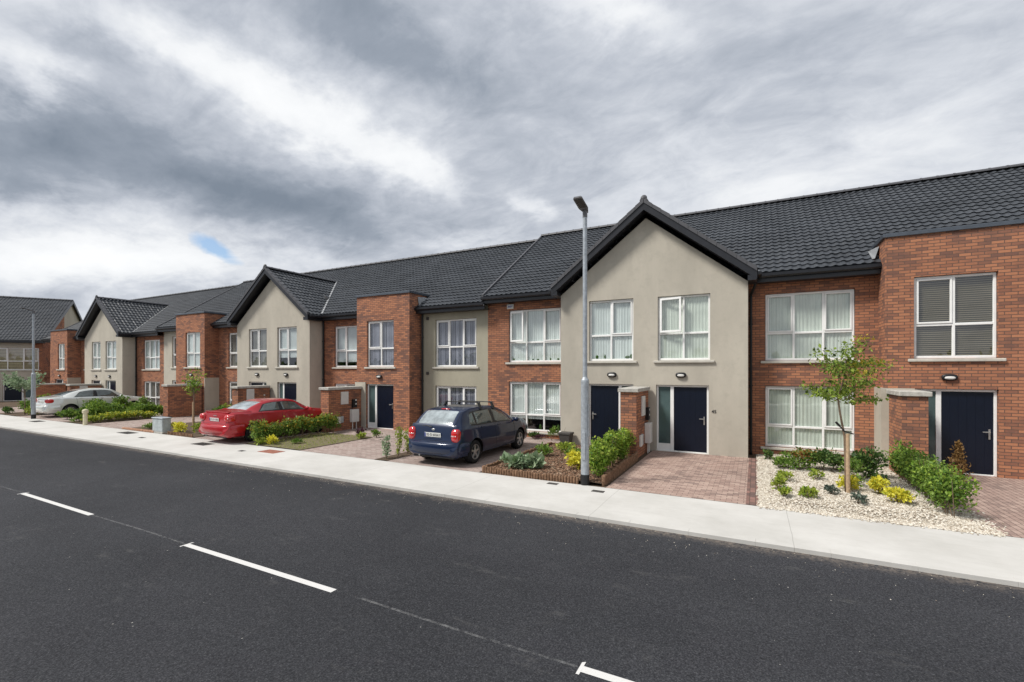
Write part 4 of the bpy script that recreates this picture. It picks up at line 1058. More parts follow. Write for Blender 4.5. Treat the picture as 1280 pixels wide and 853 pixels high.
# strip of slender plants between two drives
m = MB(); quadz(m, -9.34, -8.90, 9.62, 13.2, .012); struct('planting_strip', m, 'soil')
for i in range(6):
    y = 9.85+i*.42; x = -9.1+random.uniform(-.05, .05); h = random.uniform(.95, 1.15)*(.62 if i < 1 else .72)
    t = empty('slender_shrub', (x, y, 0), 'slender young shrub with thin upright stems in the soil strip behind the blue car', 'shrub', 'slender shrubs in the soil strip')
    P = []; mm = MB()
    for k in range(4):
        a = random.uniform(0, 6.28); dx, dy = .09*math.cos(a), .09*math.sin(a)
        mm.tube([(x+dx*.05, y+dy*.05, 0), (x+dx, y+dy, h)], [.006, .003], 5)
        q = rng.uniform(.12, 1, 75)[:, None]; P.append(np.array([[x+dx*.3, y+dy*.3, 0]])*(1-q)+np.array([[x+dx, y+dy, h]])*q+rng.normal(0, .035, (75, 3)))
    foliage(t, np.concatenate(P), .06, 'leaf_lime' if i % 3 else 'leaf_sage', up=.6)
    mm.build('stem', 'bark', t)

# weedy bed with hedge, right of the red car
m = MB(); quadz(m, -15.12, -12.44, 9.62, 12.7, .02); struct('weedy_bed', m, 'weedy')
C = np.stack([rng.uniform(-15.1, -12.46, 1700), rng.uniform(9.64, 12.68, 1700), np.full(1700, .02)], 1)
V, F = leaf_mesh(C, .045, up=.8, elong=3.5); m = MB(); m.v = V; m.f = F; m.mi = [0]*len(F); m.build('weeds', 'leaf_lime', fix=False)['kind'] = 'stuff'
hedge('hedge', -15.05, -14.5, 9.62, 13.1, .78, 8200, .065, 'leaf_mid', 'hedge with bronze red tips along the side of the red car', mats2=('leaf_orange', .40, .5), hvar=.16)
for (x, y, h, r, n, mat, lb) in ((-14.2, 9.95, .28, .22, 320, 'leaf_yellow', 'golden tuft in the weedy bed in front of the bronze-tipped hedge'), (-14.55, 9.75, .2, .2, 240, 'leaf_lime', 'lime tuft at the pavement corner of the weedy bed'),
        (-12.75, 12.4, .35, .22, 260, 'leaf_purple', 'purple-leaved plant at the foot of the wall with the intercom'), (-12.5, 12.2, .22, .2, 260, 'leaf_lime', 'lime plant by the purple one'), (-12.3, 12.75, .28, .2, 260, 'leaf_mid', 'green plant near the navy door of the middle brick bay'), (-13.6, 10.4, .14, .25, 260, 'leaf_mid', 'flat green clump in the middle of the weedy bed')):
    shrub('shrub', x, y, h, r, n, .06, mat, lb, z=.02)
# beds further left
def bed(x0, x1, y0=9.62, y1=13.0, mat='soil'):
    m = MB(); quadz(m, x0, x1, y0, y1, .018); struct('planting_bed', m, mat)
bed(-23.5, -18.2); bed(-29.15, -27.05); bed(-37.9, -34.85); bed(-48, -43.6)
m = MB()
for k in range(int(2.6/.21)): m.cbox(-23.5+k*.21, -23.5+k*.21+.2, 9.61, 9.71, 0, .075, .008)
tag(m.build('brick_edging', 'terracotta'), 'row of low terracotta edging blocks left of the grey cabinet', 'edging')
m = MB()
for k in range(int(1.7/.1)): m.cbox(-19.95+k*.1, -19.95+k*.1+.06, 9.60, 9.64, 0, .13, .006)
tag(m.build('picket_edging', 'log'), 'low dark picket edging at the foot of the slim tree bed', 'edging')
k = 0
GS = 'shrubs in the beds further along the street'
for (x, y, h, r, n, ls, mat, lb) in (
    (-20.35, 10.2, .42, .22, 420, .07, 'leaf_yellow', 'golden yellow shrub directly right of the grey cabinet'), (-19.7, 9.95, .40, .24, 460, .07, 'leaf_yellow', 'golden yellow shrub second from the grey cabinet'),
    (-19.05, 10.3, .38, .22, 420, .07, 'leaf_lime', 'lime yellow shrub between the slim tree and the red car'), (-20.9, 12.2, .85, .5, 1300, .08, 'leaf_mid', 'tall green shrub behind the grey cabinet'),
    (-19.9, 11.9, .80, .5, 1300, .08, 'leaf_dark', 'dark green shrub left of the slim tree, behind the golden ones'), (-18.9, 11.6, .75, .45, 1100, .08, 'leaf_dark', 'dark green shrub next to the red car boot'),
    (-22.3, 10.2, .26, .5, 700, .06, 'leaf_mid', 'low spreading plant behind the terracotta edging'), (-18.5, 12.4, .7, .4, 800, .08, 'leaf_lime', 'yellow-green shrub showing above the red car boot'),
    (-22.2, 13.2, .8, .4, 800, .08, 'leaf_lime', 'yellow-green shrub at the foot of the middle gable'), (-28.3, 9.9, .28, .3, 500, .08, 'leaf_mid', 'low green plant left of the marker post'),
    (-35.3, 10.6, .8, .5, 900, .09, 'leaf_mid', 'green shrub under the far small tree'), (-36.8, 10.7, .95, .6, 1100, .09, 'leaf_mid', 'bushy green shrub at the left edge, nearest the pavement'),
    (-34.9, 10.2, .5, .35, 500, .09, 'leaf_lime', 'lime shrub at the foot of the far lamp post'), (-38.2, 11.8, 1.0, .6, 900, .09, 'leaf_fresh', 'bright green shrub at the left edge, behind the others'),
    (-37.3, 9.95, .35, .4, 450, .08, 'leaf_dark', 'low dark shrub at the left edge')):
    shrub('shrub', x, y, h, r, n, ls, mat, lb, z=.02, group=GS)
hedge('hedge', -28.6, -27.7, 10.3, 13.6, .82, 7000, .085, 'leaf_mid', 'long green hedge right of the silver car, behind the marker post', mats2=('leaf_fresh', .4, .4), lump=4, hvar=.3)
hedge('hedge', -27.7, -27.1, 9.9, 12.6, .42, 3000, .08, 'leaf_lime', 'low yellow-green planting in front of the long hedge by the marker post', mats2=('leaf_yellow', .3, .5), lump=4, hvar=.3)
hedge('hedge', -31.4, -30.7, 11.2, 14.0, .95, 5000, .09, 'leaf_mid', 'green hedge along the side of the silver car', lump=4, hvar=.3)
hedge('hedge', -30.8, -30.2, 10.0, 11.6, .50, 2200, .09, 'leaf_mid', 'low straggly hedge by the rear wheel of the silver car', lump=4, hvar=.3)

# trees
def limb(m, a, b, r0, r1, sag=.0, k=6):
    a, b = Vector(a), Vector(b); pts = []; rs = []
    d = (b-a); ph = random.uniform(0, 6)
    for i in range(k+1):
        t = i/k; p = a.lerp(b, t)+Vector((math.sin(t*5+ph)*.02, math.cos(t*4+ph)*.02, sag*math.sin(t*math.pi))); pts.append(p); rs.append(r0+(r1-r0)*t)
    m.tube(pts, rs, 7); return pts
tx, ty = 1.60, 11.33
T1 = empty('young_tree', (tx, ty, 0), 'staked young tree with layered sprays of leaves growing in the gravel garden', 'tree')
tm = MB(); trunk = [(tx+.01, ty, 0), (tx, ty, .6), (tx-.02, ty, 1.15), (tx-.10, ty, 1.65), (tx-.13, ty, 1.95), (tx-.02, ty, 2.35), (tx+.0, ty, 2.7)]
tm.tube(trunk, [.032, .026, .022, .018, .016, .012, .006], 9); tr = tm.build('trunk', 'bark', T1, smooth=True)
br = MB(); CG = []; CO = []
def px2(px, py, Y):     # point of the measured crown outline on its own plane, in metres
    F_, VL, HY_, Hc = 580, -465, 462, 2.5; ya = math.atan(F_/(640-VL)); c, s = math.cos(ya), math.sin(ya)
    u = (px-640)/F_; t = Y/(u*s+c); return ((u*c-s)*t, Y, Hc+(HY_-py)/F_*t)
sprays = [((1052, 503), (1012, 484), .25), ((1050, 500), (1024, 492), -.3), ((1056, 500), (1062, 478), .3), ((1056, 505), (1092, 500), .1), ((1058, 500), (1084, 468), -.3), ((1056, 498), (1106, 456), .1),
          ((1052, 480), (1026, 442), .2), ((1055, 470), (1060, 436), -.2), ((1056, 462), (1076, 424), .1), ((1056, 460), (1090, 452), .35), ((1052, 475), (1040, 455), -.35), ((1054, 500), (1040, 478), .4), ((1056, 480), (1074, 456), .0)]
for (a, b, dy) in sprays:
    A3 = Vector(px2(a[0], a[1], ty)); B3 = Vector(px2(b[0], b[1], ty+dy)); pts = limb(br, A3, B3, .009, .003, .04)
    tip_or = b[0] > 1068 and b[1] < 470 and b[0] not in (1090,)
    for i in range(210):
        t = random.uniform(.25, 1.08); p = A3.lerp(B3, t); w = .04+.10*math.sin(min(1, t)*math.pi*.85)
        q = p+Vector((random.gauss(0, w), random.gauss(0, w), random.gauss(0, .03)+.02))
        (CO if (tip_or and t > .9) else CG).append(tuple(q))
br.build('branch', 'bark', T1)
foliage(T1, CG, .065, island('young tree leaves', (.11, .19, .025), (.31, .40, .06), (.05, .09, .015), .55, .3, .3), name='crown', up=.1, elong=2.0)
foliage(T1, CO, .06, 'leaf_orange', name='young_foliage', up=.1, elong=2.0)
st = empty('tree_stake', (tx+.07, ty-.03, 0), 'round timber stake with black rubber tie supporting the tree in the gravel', 'stake')
m = MB(); m.tube([(tx+.03, ty-.07, 0), (tx+.02, ty-.07, 1.22)], [.038, .034], 10); m.build('post', 'stake', st)
m = MB(); m.tube([(tx-.14, ty-.02, 1.40), (tx-.02, ty-.04, 1.26), (tx+.12, ty-.05, 1.22)], .014, 6); m.tube([(tx-.17, ty-.05, 1.44), (tx-.10, ty-.01, 1.36)], .022, 6); m.build('tie', 'black', st)

def small_tree(x, y, h, cz, cr, n, label, mat='leaf_fresh', ls=.09, fan=False, stake=True):
    t = empty('young_tree', (x, y, 0), label, 'tree')
    m = MB(); m.tube([(x, y, 0), (x+.01, y, h*.45), (x-.02, y, h*.8)], [.03, .022, .012], 7); m.build('trunk', 'bark', t, smooth=True)
    b = MB(); P = []
    for i in range(14):
        a = random.uniform(0, 6.28); z0 = h*random.uniform(.5, .72)
        e = Vector((x+math.cos(a)*cr*random.uniform(.6, 1), y+math.sin(a)*cr*random.uniform(.6, 1), (cz+random.uniform(-.1, .5)*cr) if fan else z0+random.uniform(.2, .8)*(h-z0)+.2))
        s = Vector((x, y, z0)); limb(b, s, e, .008, .003, -.03 if fan else .03)
        q = rng.uniform(.3, 1.05, n//14)[:, None]; P.append(np.array(s)[None]*(1-q)+np.array(e)[None]*q+rng.normal(0, .07, (n//14, 3)))
    b.build('branch', 'bark', t); foliage(t, np.concatenate(P), ls, mat, name='crown', up=.5, elong=2.2)
    if stake:
        s = empty('tree_stake', (x+.1, y-.08, 0), 'thin timber stake beside the slim young tree, right of the grey cabinet', 'stake')
        mm = MB(); mm.tube([(x+.10, y-.08, 0), (x+.10, y-.08, 1.2)], .035, 8); mm.build('post', 'stake', s)
small_tree(-19.95, 10.55, 2.45, 1.9, .36, 460, 'slim young tree with a sparse crown between the grey cabinet and the red car', ls=.09)
small_tree(-35.6, 10.15, 2.2, 1.85, .85, 1300, 'low spreading young tree with drooping pale fronds, next to the far lamp post', mat='leaf_sage', ls=.13, fan=True, stake=False)

# ------------------------------------------------------------------ street furniture
def lamp_post(x, y, h, label, sc_=1.0):
    t = empty('street_lamp', (x, y, 0), label, 'street lamp', 'street lamps along the pavement')
    m = MB(); f = lambda a, b, c: (x+a, y+b, c)
    m.lathe([(.088, .0), (.088, 2.24), (.084, 2.27), (.052, 2.33), (.050, 2.36), (.046, h)], 16, f); P = m.build('pole', 'galv', t, smooth=False)
    m = MB(); m.cbox(-.035+x, .035+x, y-.10, y-.085, .55, 1.15, .004) ; m.cbox(x+.084, x+.095, y-.05, y+.05, 1.05, 1.75, .004); m.build('access_door', 'galv', P)
    m = MB(); m.lathe([(.096, 0), (.096, .22), (.088, .225)], 16, f); m.build('base_band', 'black', P)
    m = MB(); m.lathe([(.052, h-.13), (.052, h+.02), (0, h+.025)], 14, f); m.build('spigot', 'galv_dark', t)
    # flat luminaire reaching out over the road, tilted up
    a = R(14); c, s = math.cos(a), math.sin(a)
    def fh(u, v, w): return (x+u, y+.05-(v*c)+w*s*0-.0, h+.0+v*s+w)
    m = MB()
    prof = [(-.04, .045), (.06, .075), (.16, .105), (.50, .105), (.56, .09)]
    for (v0, w0), (v1, w1) in zip(prof, prof[1:]):
        m.add([fh(-w0, v0, 0), fh(w0, v0, 0), fh(w1, v1, 0), fh(-w1, v1, 0), fh(-w0*.8, v0, .045), fh(w0*.8, v0, .045), fh(w1*.8, v1, .03), fh(-w1*.8, v1, .03)], [(0, 1, 2, 3), (4, 7, 6, 5), (0, 4, 5, 1), (1, 5, 6, 2), (2, 6, 7, 3), (3, 7, 4, 0)])
    L = m.build('lamp_head', 'galv_dark', t)
    m = MB(); m.box(-.07, .07, .2, .5, -.012, -.002, 0, fh); m.build('lamp_lens', 'iron', L)
    return t
lamp_post(-3.28, 9.66, 5.93, 'tall galvanised street lamp standing between the log-edged bed and the bright hedge')
lamp_post(-32.4, 9.55, 5.45, 'distant galvanised street lamp beside the silver car')
t = empty('utility_cabinet', (-20.8, 9.78, 0), 'grey metal utility cabinet on a low plinth at the back of the pavement', 'cabinet')
m = MB(); m.box(-21.2, -20.36, 9.62, 9.98, 0, .06); m.build('plinth', 'concrete', t)
m = MB(); m.cbox(-21.15, -20.4, 9.65, 9.95, .06, .57, .012); b = m.build('body', 'cabinet', t)
m = MB(); m.cbox(-21.13, -20.79, 9.643, 9.652, .10, .52, .003); m.cbox(-20.77, -20.42, 9.643, 9.652, .10, .52, .003); m.build('door', 'cabinet', t)
m = MB(); m.cbox(-21.18, -20.37, 9.62, 9.98, .57, .61, .012); m.build('lid', 'galv', t)
t = empty('marker_post', (-26.67, 9.55, 0), 'short pale yellow marker post with rounded top at the edge of the pavement', 'post')
m = MB(); m.lathe([(.085, 0), (.08, .52), (.11, .54), (.115, .64), (.085, .70), (0, .72)], 14, lambda a, b, c: (-26.67+a, 9.55+b, c)); m.build('post', 'bollard', t, smooth=False)
def cover(x, y, w, d, mat, label, ribs=True):
    t = MB(); t.cbox(x-w/2, x+w/2, y-d/2, y+d/2, -.02, .005, .004)
    if ribs:
        n = int(w/.05)
        for i in range(n): t.box(x-w/2+.02+i*.05, x-w/2+.045+i*.05, y-d/2+.02, y+d/2-.02, .005, .009)
    o = t.build('access_cover', mat, org=Vector((x, y, 0))); tag(o, label, 'access cover', 'covers set into the pavement')
cover(-3.93, 9.40, .24, .15, 'iron', 'small black cast iron cover in the pavement left of the near lamp post')
cover(-2.86, 9.24, .26, .15, 'iron', 'small black cast iron cover in the pavement right of the near lamp post')
cover(-13.05, 9.1, .75, .42, 'iron_red', 'rust red rectangular cover in the pavement in front of the weedy bed', False)
cover(-13.95, 8.75, .22, .15, 'iron', 'small black cover just left of the rust red one')
cover(-16.4, 8.95, .75, .4, 'iron', 'large dark cover in the pavement behind the red car')
cover(-21.9, 9.15, .85, .4, 'iron', 'large dark cover in the pavement in front of the grey cabinet')
cover(-19.9, 8.75, .3, .15, 'iron', 'small dark cover in the pavement right of the grey cabinet')
cover(-30.6, 9.15, .8, .4, 'iron', 'large dark cover in the pavement near the far lamp post')
# a little dust and grit on the road by the kerb
m = scatter(260, lambda n: np.stack([rng.uniform(-12, 5, n), 7.6-np.abs(rng.normal(0, .5, n))-.03], 1), (.003, .010), .6, lambda xy: np.full(len(xy), -.056)); m.build('grit', 'stone', fix=False)['kind'] = 'stuff'
# belt of trees added out of view behind the camera, to darken the window reflections
P = []
for i in range(48):
    x = -75+i*2.3+random.uniform(-1, 1); hh = random.uniform(2.4, 4.6)
    P.append(blob_pts(700, (x, -17+random.uniform(-1.5, 1.5), hh*.5), (3.0, 2.2, hh*.52), surf=.4))
V, F = leaf_mesh(np.concatenate(P), .55, elong=1.3); m = MB(); m.v = V; m.f = F; m.mi = [0]*len(F); m.build('added_tree_belt', 'leaf_dark', fix=False)['kind'] = 'stuff'
# ------------------------------------------------------------------ cars
def pch(x, xs, ys):
    """monotone cubic through key points"""
    xs, ys = np.array(xs, float), np.array(ys, float); h = np.diff(xs); d = np.diff(ys)/h
    m = np.zeros(len(xs)); m[0], m[-1] = d[0], d[-1]
    for i in range(1, len(xs)-1):
        m[i] = 0 if d[i-1]*d[i] <= 0 else 2/(1/d[i-1]+1/d[i])
    x = np.clip(x, xs[0], xs[-1]); i = np.clip(np.searchsorted(xs, x)-1, 0, len(h)-1)
    t = (x-xs[i])/h[i]
    return ys[i]*(1+2*t)*(1-t)**2 + m[i]*h[i]*t*(1-t)**2 + ys[i+1]*t*t*(3-2*t) + m[i+1]*h[i]*t*t*(t-1)
class Car:
    """local frame: rear bumper at y=0, nose at y=L, x to the car's right; z up"""
    def __init__(s, **k): s.__dict__.update(k)
    def sec(s, y):
        W = s.W; pl = float(pch(y, *s.plan)); w = W*pl
        zt = float(pch(y, *s.top)); zb = float(pch(y, *s.bot)); zw = float(pch(y, *s.belt)); wt = float(pch(y, *s.wtop))*pl
        zw = min(zw, zt-.03)
        z3 = min(.46, zt-.14); z4 = min(.64, zt-.10); wb = w-.035-(.03 if zt-zw < .1 else 0)
        wt = min(wt, wb-.02)
        P = [(0, zb), (.80*w, zb), (.955*w, zb+.05), (w-.004, z3), (w, z4), (wb, zw-.015), (wb-.02, zw+.012),
             (wt+.035, zt-.05), (wt-.06, zt-.008), (wt*.5, zt+.003*1), (0, zt+.006)]
        if zt-zw < .12:
            P[6] = (wb-.03, zw+.01); P[7] = (wb-.08, zt-.012); P[8] = (wt*.9, zt-.004)
        return np.array(P)
    def S(s, y, v):
        P = s.sec(y); n = len(P)-1; sg = 1
        if v > n: v = 2*n-v; sg = -1
        i = min(int(v), n-1); t = v-i
        p0, p1, p2, p3 = P[max(i-1, 0)], P[i], P[i+1], P[min(i+2, n)]
        if i == n-1: p3 = np.array([-P[n-1][0], P[n-1][1]])
        lin = p1*(1-t)+p2*t
        cr = .5*((2*p1)+(-p0+p2)*t+(2*p0-5*p1+4*p2-p3)*t*t+(-p0+3*p1-3*p2+p3)*t**3)
        q = lin if i in (0, 1, 5) or i == 6 and False else .35*lin+.65*cr
        return np.array([q[0]*sg, y, q[1]])
    def N(s, y, v):
        e = .01; v0 = min(max(v, e), 20-e); a = s.S(min(y+e, s.L), v0)-s.S(max(y-e, 0), v0); b = s.S(y, v0+e)-s.S(y, v0-e)
        n = np.cross(b, a); n /= np.linalg.norm(n)+1e-9
        return n if np.dot(n, s.S(y, v0)-np.array([0, y, .7])) > 0 else -n
    def patch(s, mb, c4, off=.004, nu=14, nv=8, side=1, thick=True):
        """bilinear patch over (y, v) corners, lifted off the body"""
        b = len(mb.v)
        for j in range(nv+1):
            for i in range(nu+1):
                a, t = i/nu, j/nv
                y = (c4[0][0]*(1-a)+c4[1][0]*a)*(1-t)+(c4[3][0]*(1-a)+c4[2][0]*a)*t
                v = (c4[0][1]*(1-a)+c4[1][1]*a)*(1-t)+(c4[3][1]*(1-a)+c4[2][1]*a)*t
                o = off if 0 < i < nu and 0 < j < nv or not thick else -.004
                p = s.S(y, v)+s.N(y, v)*o; mb.v.append((p[0]*side, p[1], p[2]))
        for j in range(nv):
            for i in range(nu):
                k = b+j*(nu+1)+i; mb.f.append((k, k+1, k+nu+2, k+nu+1)); mb.mi.append(0)

def make_car(car, loc, name, label, paint, extras):
    t = empty(name, (0, 0, 0), label, 'car')
    L = car.L; ys = np.unique(np.concatenate([np.linspace(0, .2, 9), np.linspace(.2, L-.3, 62), np.linspace(L-.3, L, 9)]))
    vs = np.concatenate([np.linspace(0, 1, 3)[:-1], np.linspace(1, 10, 46)])
    m = MB(); nv = len(vs); ring = [*vs, *(20-vs[::-1][1:-1])]; nr = len(ring)
    for y in ys:
        for v in ring: m.v.append(tuple(car.S(y, v)))
    for i in range(len(ys)-1):
        for k in range(nr): m.f.append((i*nr+k, i*nr+(k+1) % nr, (i+1)*nr+(k+1) % nr, (i+1)*nr+k)); m.mi.append(0)
    m.f.append(tuple(range(nr))); m.mi.append(0); e = (len(ys)-1)*nr; m.f.append(tuple(e+k for k in reversed(range(nr)))); m.mi.append(0)
    body = m.build('body', [paint, 'arch'], t, smooth=True)
    # wheel housings cut out of the body
    for yw in car.wheels:
        for sd in (1, -1):
            c = MB(); c.lathe([(0, -.30), (car.ar, -.30), (car.ar, .30), (0, .30)], 40, lambda x, y, z: (sd*(car.W-.02)+z*1.0, yw+y, car.wr+.01+x*1.0))
            co = c.build('cut', 'arch'); co.data.materials.clear(); co.data.materials.append(MT['arch'])
            md = body.modifiers.new('b', 'BOOLEAN'); md.operation = 'DIFFERENCE'; md.object = co; md.solver = 'EXACT'
            try: md.material_mode = 'TRANSFER'
            except Exception: pass
            dg = bpy.context.evaluated_depsgraph_get(); me = bpy.data.meshes.new_from_object(body.evaluated_get(dg))
            body.modifiers.clear(); body.data = me; bpy.data.objects.remove(co)
    me = body.data
    try:
        me.set_sharp_from_angle(angle=R(38))
    except Exception: pass
    # glazing
    for (nm, c4, sd, mat) in car.glass:
        g = MB(); car.patch(g, c4, .006, side=sd); g.build(nm, mat, t, smooth=True)
    # dark surround under the side glazing and pillar trim
    for (nm, c4, sd, mat, off) in car.trim:
        g = MB(); car.patch(g, c4, off, side=sd); g.build(nm, mat, t, smooth=True)
    # door shut lines and sills
    m = MB()
    for sd in (1, -1):
        for path in car.seams:
            pts = []
            for (a, b) in zip(path, path[1:]):
                for q in np.linspace(0, 1, 10)[(1 if pts else 0):]:
                    y, v = a[0]*(1-q)+b[0]*q, a[1]*(1-q)+b[1]*q; p = car.S(y, v)+car.N(y, v)*.0005; pts.append((p[0]*sd, p[1], p[2]))
            m.tube(pts, .0042, 5)
    for path in car.seams_c:
        pts = []
        for (a, b) in zip(path, path[1:]):
            for q in np.linspace(0, 1, 14)[(1 if pts else 0):]:
                y, v = a[0]*(1-q)+b[0]*q, a[1]*(1-q)+b[1]*q; pts.append(tuple(car.S(y, v)+car.N(y, v)*.0005))
        m.tube(pts, .0045, 5)
    m.build('panel_gap', 'black', t)
    # wheels
    for yw in car.wheels:
        for sd in (1, -1):
            xo = sd*(car.W-.035); fr_ = lambda x, y, z: (xo+sd*z, yw+x, car.wr+y)
            w = MB(); r = car.wr; prof = [(r*.60, -.005), (r*.68, .010), (r*.93, .008), (r*.985, -.012), (r, -.04), (r, -.17), (r*.95, -.195), (r*.6, -.20)]
            w.lathe(prof, 40, fr_); T = w.build('wheel', 'tyre', t, smooth=True)
            a = MB(); ri = r*.64
            a.lathe([(ri, .0), (ri, .006), (ri*.93, .002), (ri*.90, -.04), (ri*.90, -.12)], 32, fr_)
            ns = car.spokes
            for k in range(ns):
                an = 2*math.pi*k/ns+.3; c, s_ = math.cos(an), math.sin(an)
                def sf(u, v, n_): return fr_(u*c-v*s_, u*s_+v*c, n_)
                a.add([sf(.03, -.030, .0), sf(.03, .030, .0), sf(ri*.93, .021, -.006), sf(ri*.93, -.021, -.006), sf(.03, -.036, -.03), sf(.03, .036, -.03), sf(ri*.93, .028, -.035), sf(ri*.93, -.028, -.035)],
                      [(0, 1, 2, 3), (0, 4, 5, 1), (1, 5, 6, 2), (2, 6, 7, 3), (3, 7, 4, 0)])
            a.lathe([(0, .006), (.045, .004), (.055, -.01), (.055, -.04)], 18, fr_)
            a.build('rim', 'alloy', T, smooth=False)
            d = MB(); d.lathe([(0, -.075), (ri*.88, -.075)], 24, fr_); d.build('brake', 'arch', T)
    # bumper, wrapped round the tail
    bp = MB(); path = []
    for (x, y) in car.bump: path.append((x, y))
    full_ = [(-x, y) for x, y in reversed(path)] + path[1:]
    prof = [(-.05, .0), (.0, .0), (.030, .03), (.046, .09), (.046, .16), (.040, .215), (.016, .245), (-.09, .262)]
    b0 = 0; n = len(full_)
    for i, (x, y) in enumerate(full_):
        p = Vector(full_[max(i-1, 0)]); q = Vector(full_[min(i+1, n-1)]); d = (q-p).normalized(); nx_, ny_ = d.y, -d.x
        for (o, z) in prof: bp.v.append((x+nx_*o, y+ny_*o, car.bz+z*car.bh))
    k = len(prof)
    for i in range(n-1):
        for j in range(k-1): bp.f.append((i*k+j, i*k+j+1, (i+1)*k+j+1, (i+1)*k+j)); bp.mi.append(0)
    bp.build('bumper', paint, t, smooth=True)
    uc = MB(); uc.cbox(-.66, .66, .10, .6, .20, .34, .02); uc.build('rear_valance', 'black', t)
    ex = MB(); ex.tube([(-.42, .06, .25), (-.42, .5, .25)], .025, 10); ex.build('exhaust', 'alloy', t)
    # tail lamps
    for sd in (1, -1):
        lp = MB(); c, r_ = car.lamp; lp.sphere((c[0]*sd, c[1], c[2]), r_, 20, 14, .62); Lm = lp.build('tail_lamp', 'lens_red', t, smooth=True)
        w = MB(); 
        for (dx, dz, rr) in car.lens: w.sphere(((c[0]+dx)*sd, c[1]-r_[1]*car.lens_out, c[2]+dz), (rr, .02, rr*.8), 12, 8)
        w.build('lamp_lens', 'lens_white', Lm, smooth=True)
    # number plate
    px_, py_, pz_, tilt = car.plate
    rot = Matrix.Rotation(-R(tilt), 3, 'X') @ ROTF
    pm = MB()
    def fp(u, v, w): q = rot @ Vector((u, v, w)); return (px_+q.x, py_+q.y, pz_+q.z)
    pm.cbox(-.26, .26, -.056, .056, 0, .012, .003, 0, fp); pl = pm.build('number_plate', 'plate', t)
    q = rot @ Vector((.02, 0, .0125)); text_mesh('lettering', car.reg, .088, 'ink', pl, (px_+q.x, py_+q.y, pz_+q.z), rot, .001, width=.42)
    bb = MB(); bb.box(-.255, -.215, -.05, .05, .012, .0135, 0, fp); bb.build('country_band', 'ink_blue', pl)
    # mirrors and handles
    for sd in (1, -1):
        mm = MB(); y, z = car.mirror; mm.sphere((sd*(car.W+.085), y, z), (.085, .055, .062), 14, 10, .85); mm.tube([(sd*(car.W-.10), y+.06, z-.06), (sd*(car.W+.06), y+.01, z-.02)], .022, 6)
        mm.build('door_mirror', paint, t, smooth=True)
        for (y, v) in car.handles:
            p = car.S(y, v); hm = MB(); hm.cbox(p[0]*sd-.014, p[0]*sd+.022*sd+(.014 if sd < 0 else 0), y-.085, y+.085, p[2]-.014, p[2]+.014, .006) if sd > 0 else hm.cbox(p[0]*sd-.022, p[0]*sd+.014, y-.085, y+.085, p[2]-.014, p[2]+.014, .006)
            hm.build('door_handle', car.hmat, t)
    # seats just visible as dark shapes are part of the glazing tint
    extras(t, car)
    t.location = loc[:3]; t.rotation_euler = (0, 0, loc[3] if len(loc) > 3 else 0)
    return t

def hatch_extra(t, car):
    r = MB()
    for y in (1.45, 2.15):
        zt = float(pch(y, *car.top)); h = zt+.10
        r.cbox(-.60, .60, y-.022, y+.022, h-.012, h+.014, .008)
        for sd in (1, -1):
            r.add([(sd*.60, y-.05, zt-.05), (sd*.60, y+.05, zt-.05), (sd*.66, y+.05, zt-.09), (sd*.66, y-.05, zt-.09), (sd*.50, y-.03, h+.02), (sd*.50, y+.03, h+.02), (sd*.57, y+.03, h), (sd*.57, y-.03, h)],
                  [(0, 1, 5, 4), (1, 2, 6, 5), (2, 3, 7, 6), (3, 0, 4, 7), (4, 5, 6, 7), (0, 3, 2, 1)])
    r.build('roof_rack', 'black', t)
    w = MB(); w.tube([(-.05, .115, 1.0), (-.22, .135, 1.02), (-.42, .15, 1.015)], [.014, .010, .007], 6); w.build('rear_wiper', 'black', t)
    b = MB(); b.sphere((0, .112, .935), (.055, .012, .028), 14, 8); b.build('badge', 'alloy', t, smooth=True)
    s = MB(); s.sphere((0, .66, 1.425), (.16, .03, .018), 12, 8); s.build('brake_light', 'lens_red', t, smooth=True)
    g = MB(); g.cbox(-.28, .28, .075, .10, .70, .715, .003); g.build('trim_strip', 'blue_paint', t)
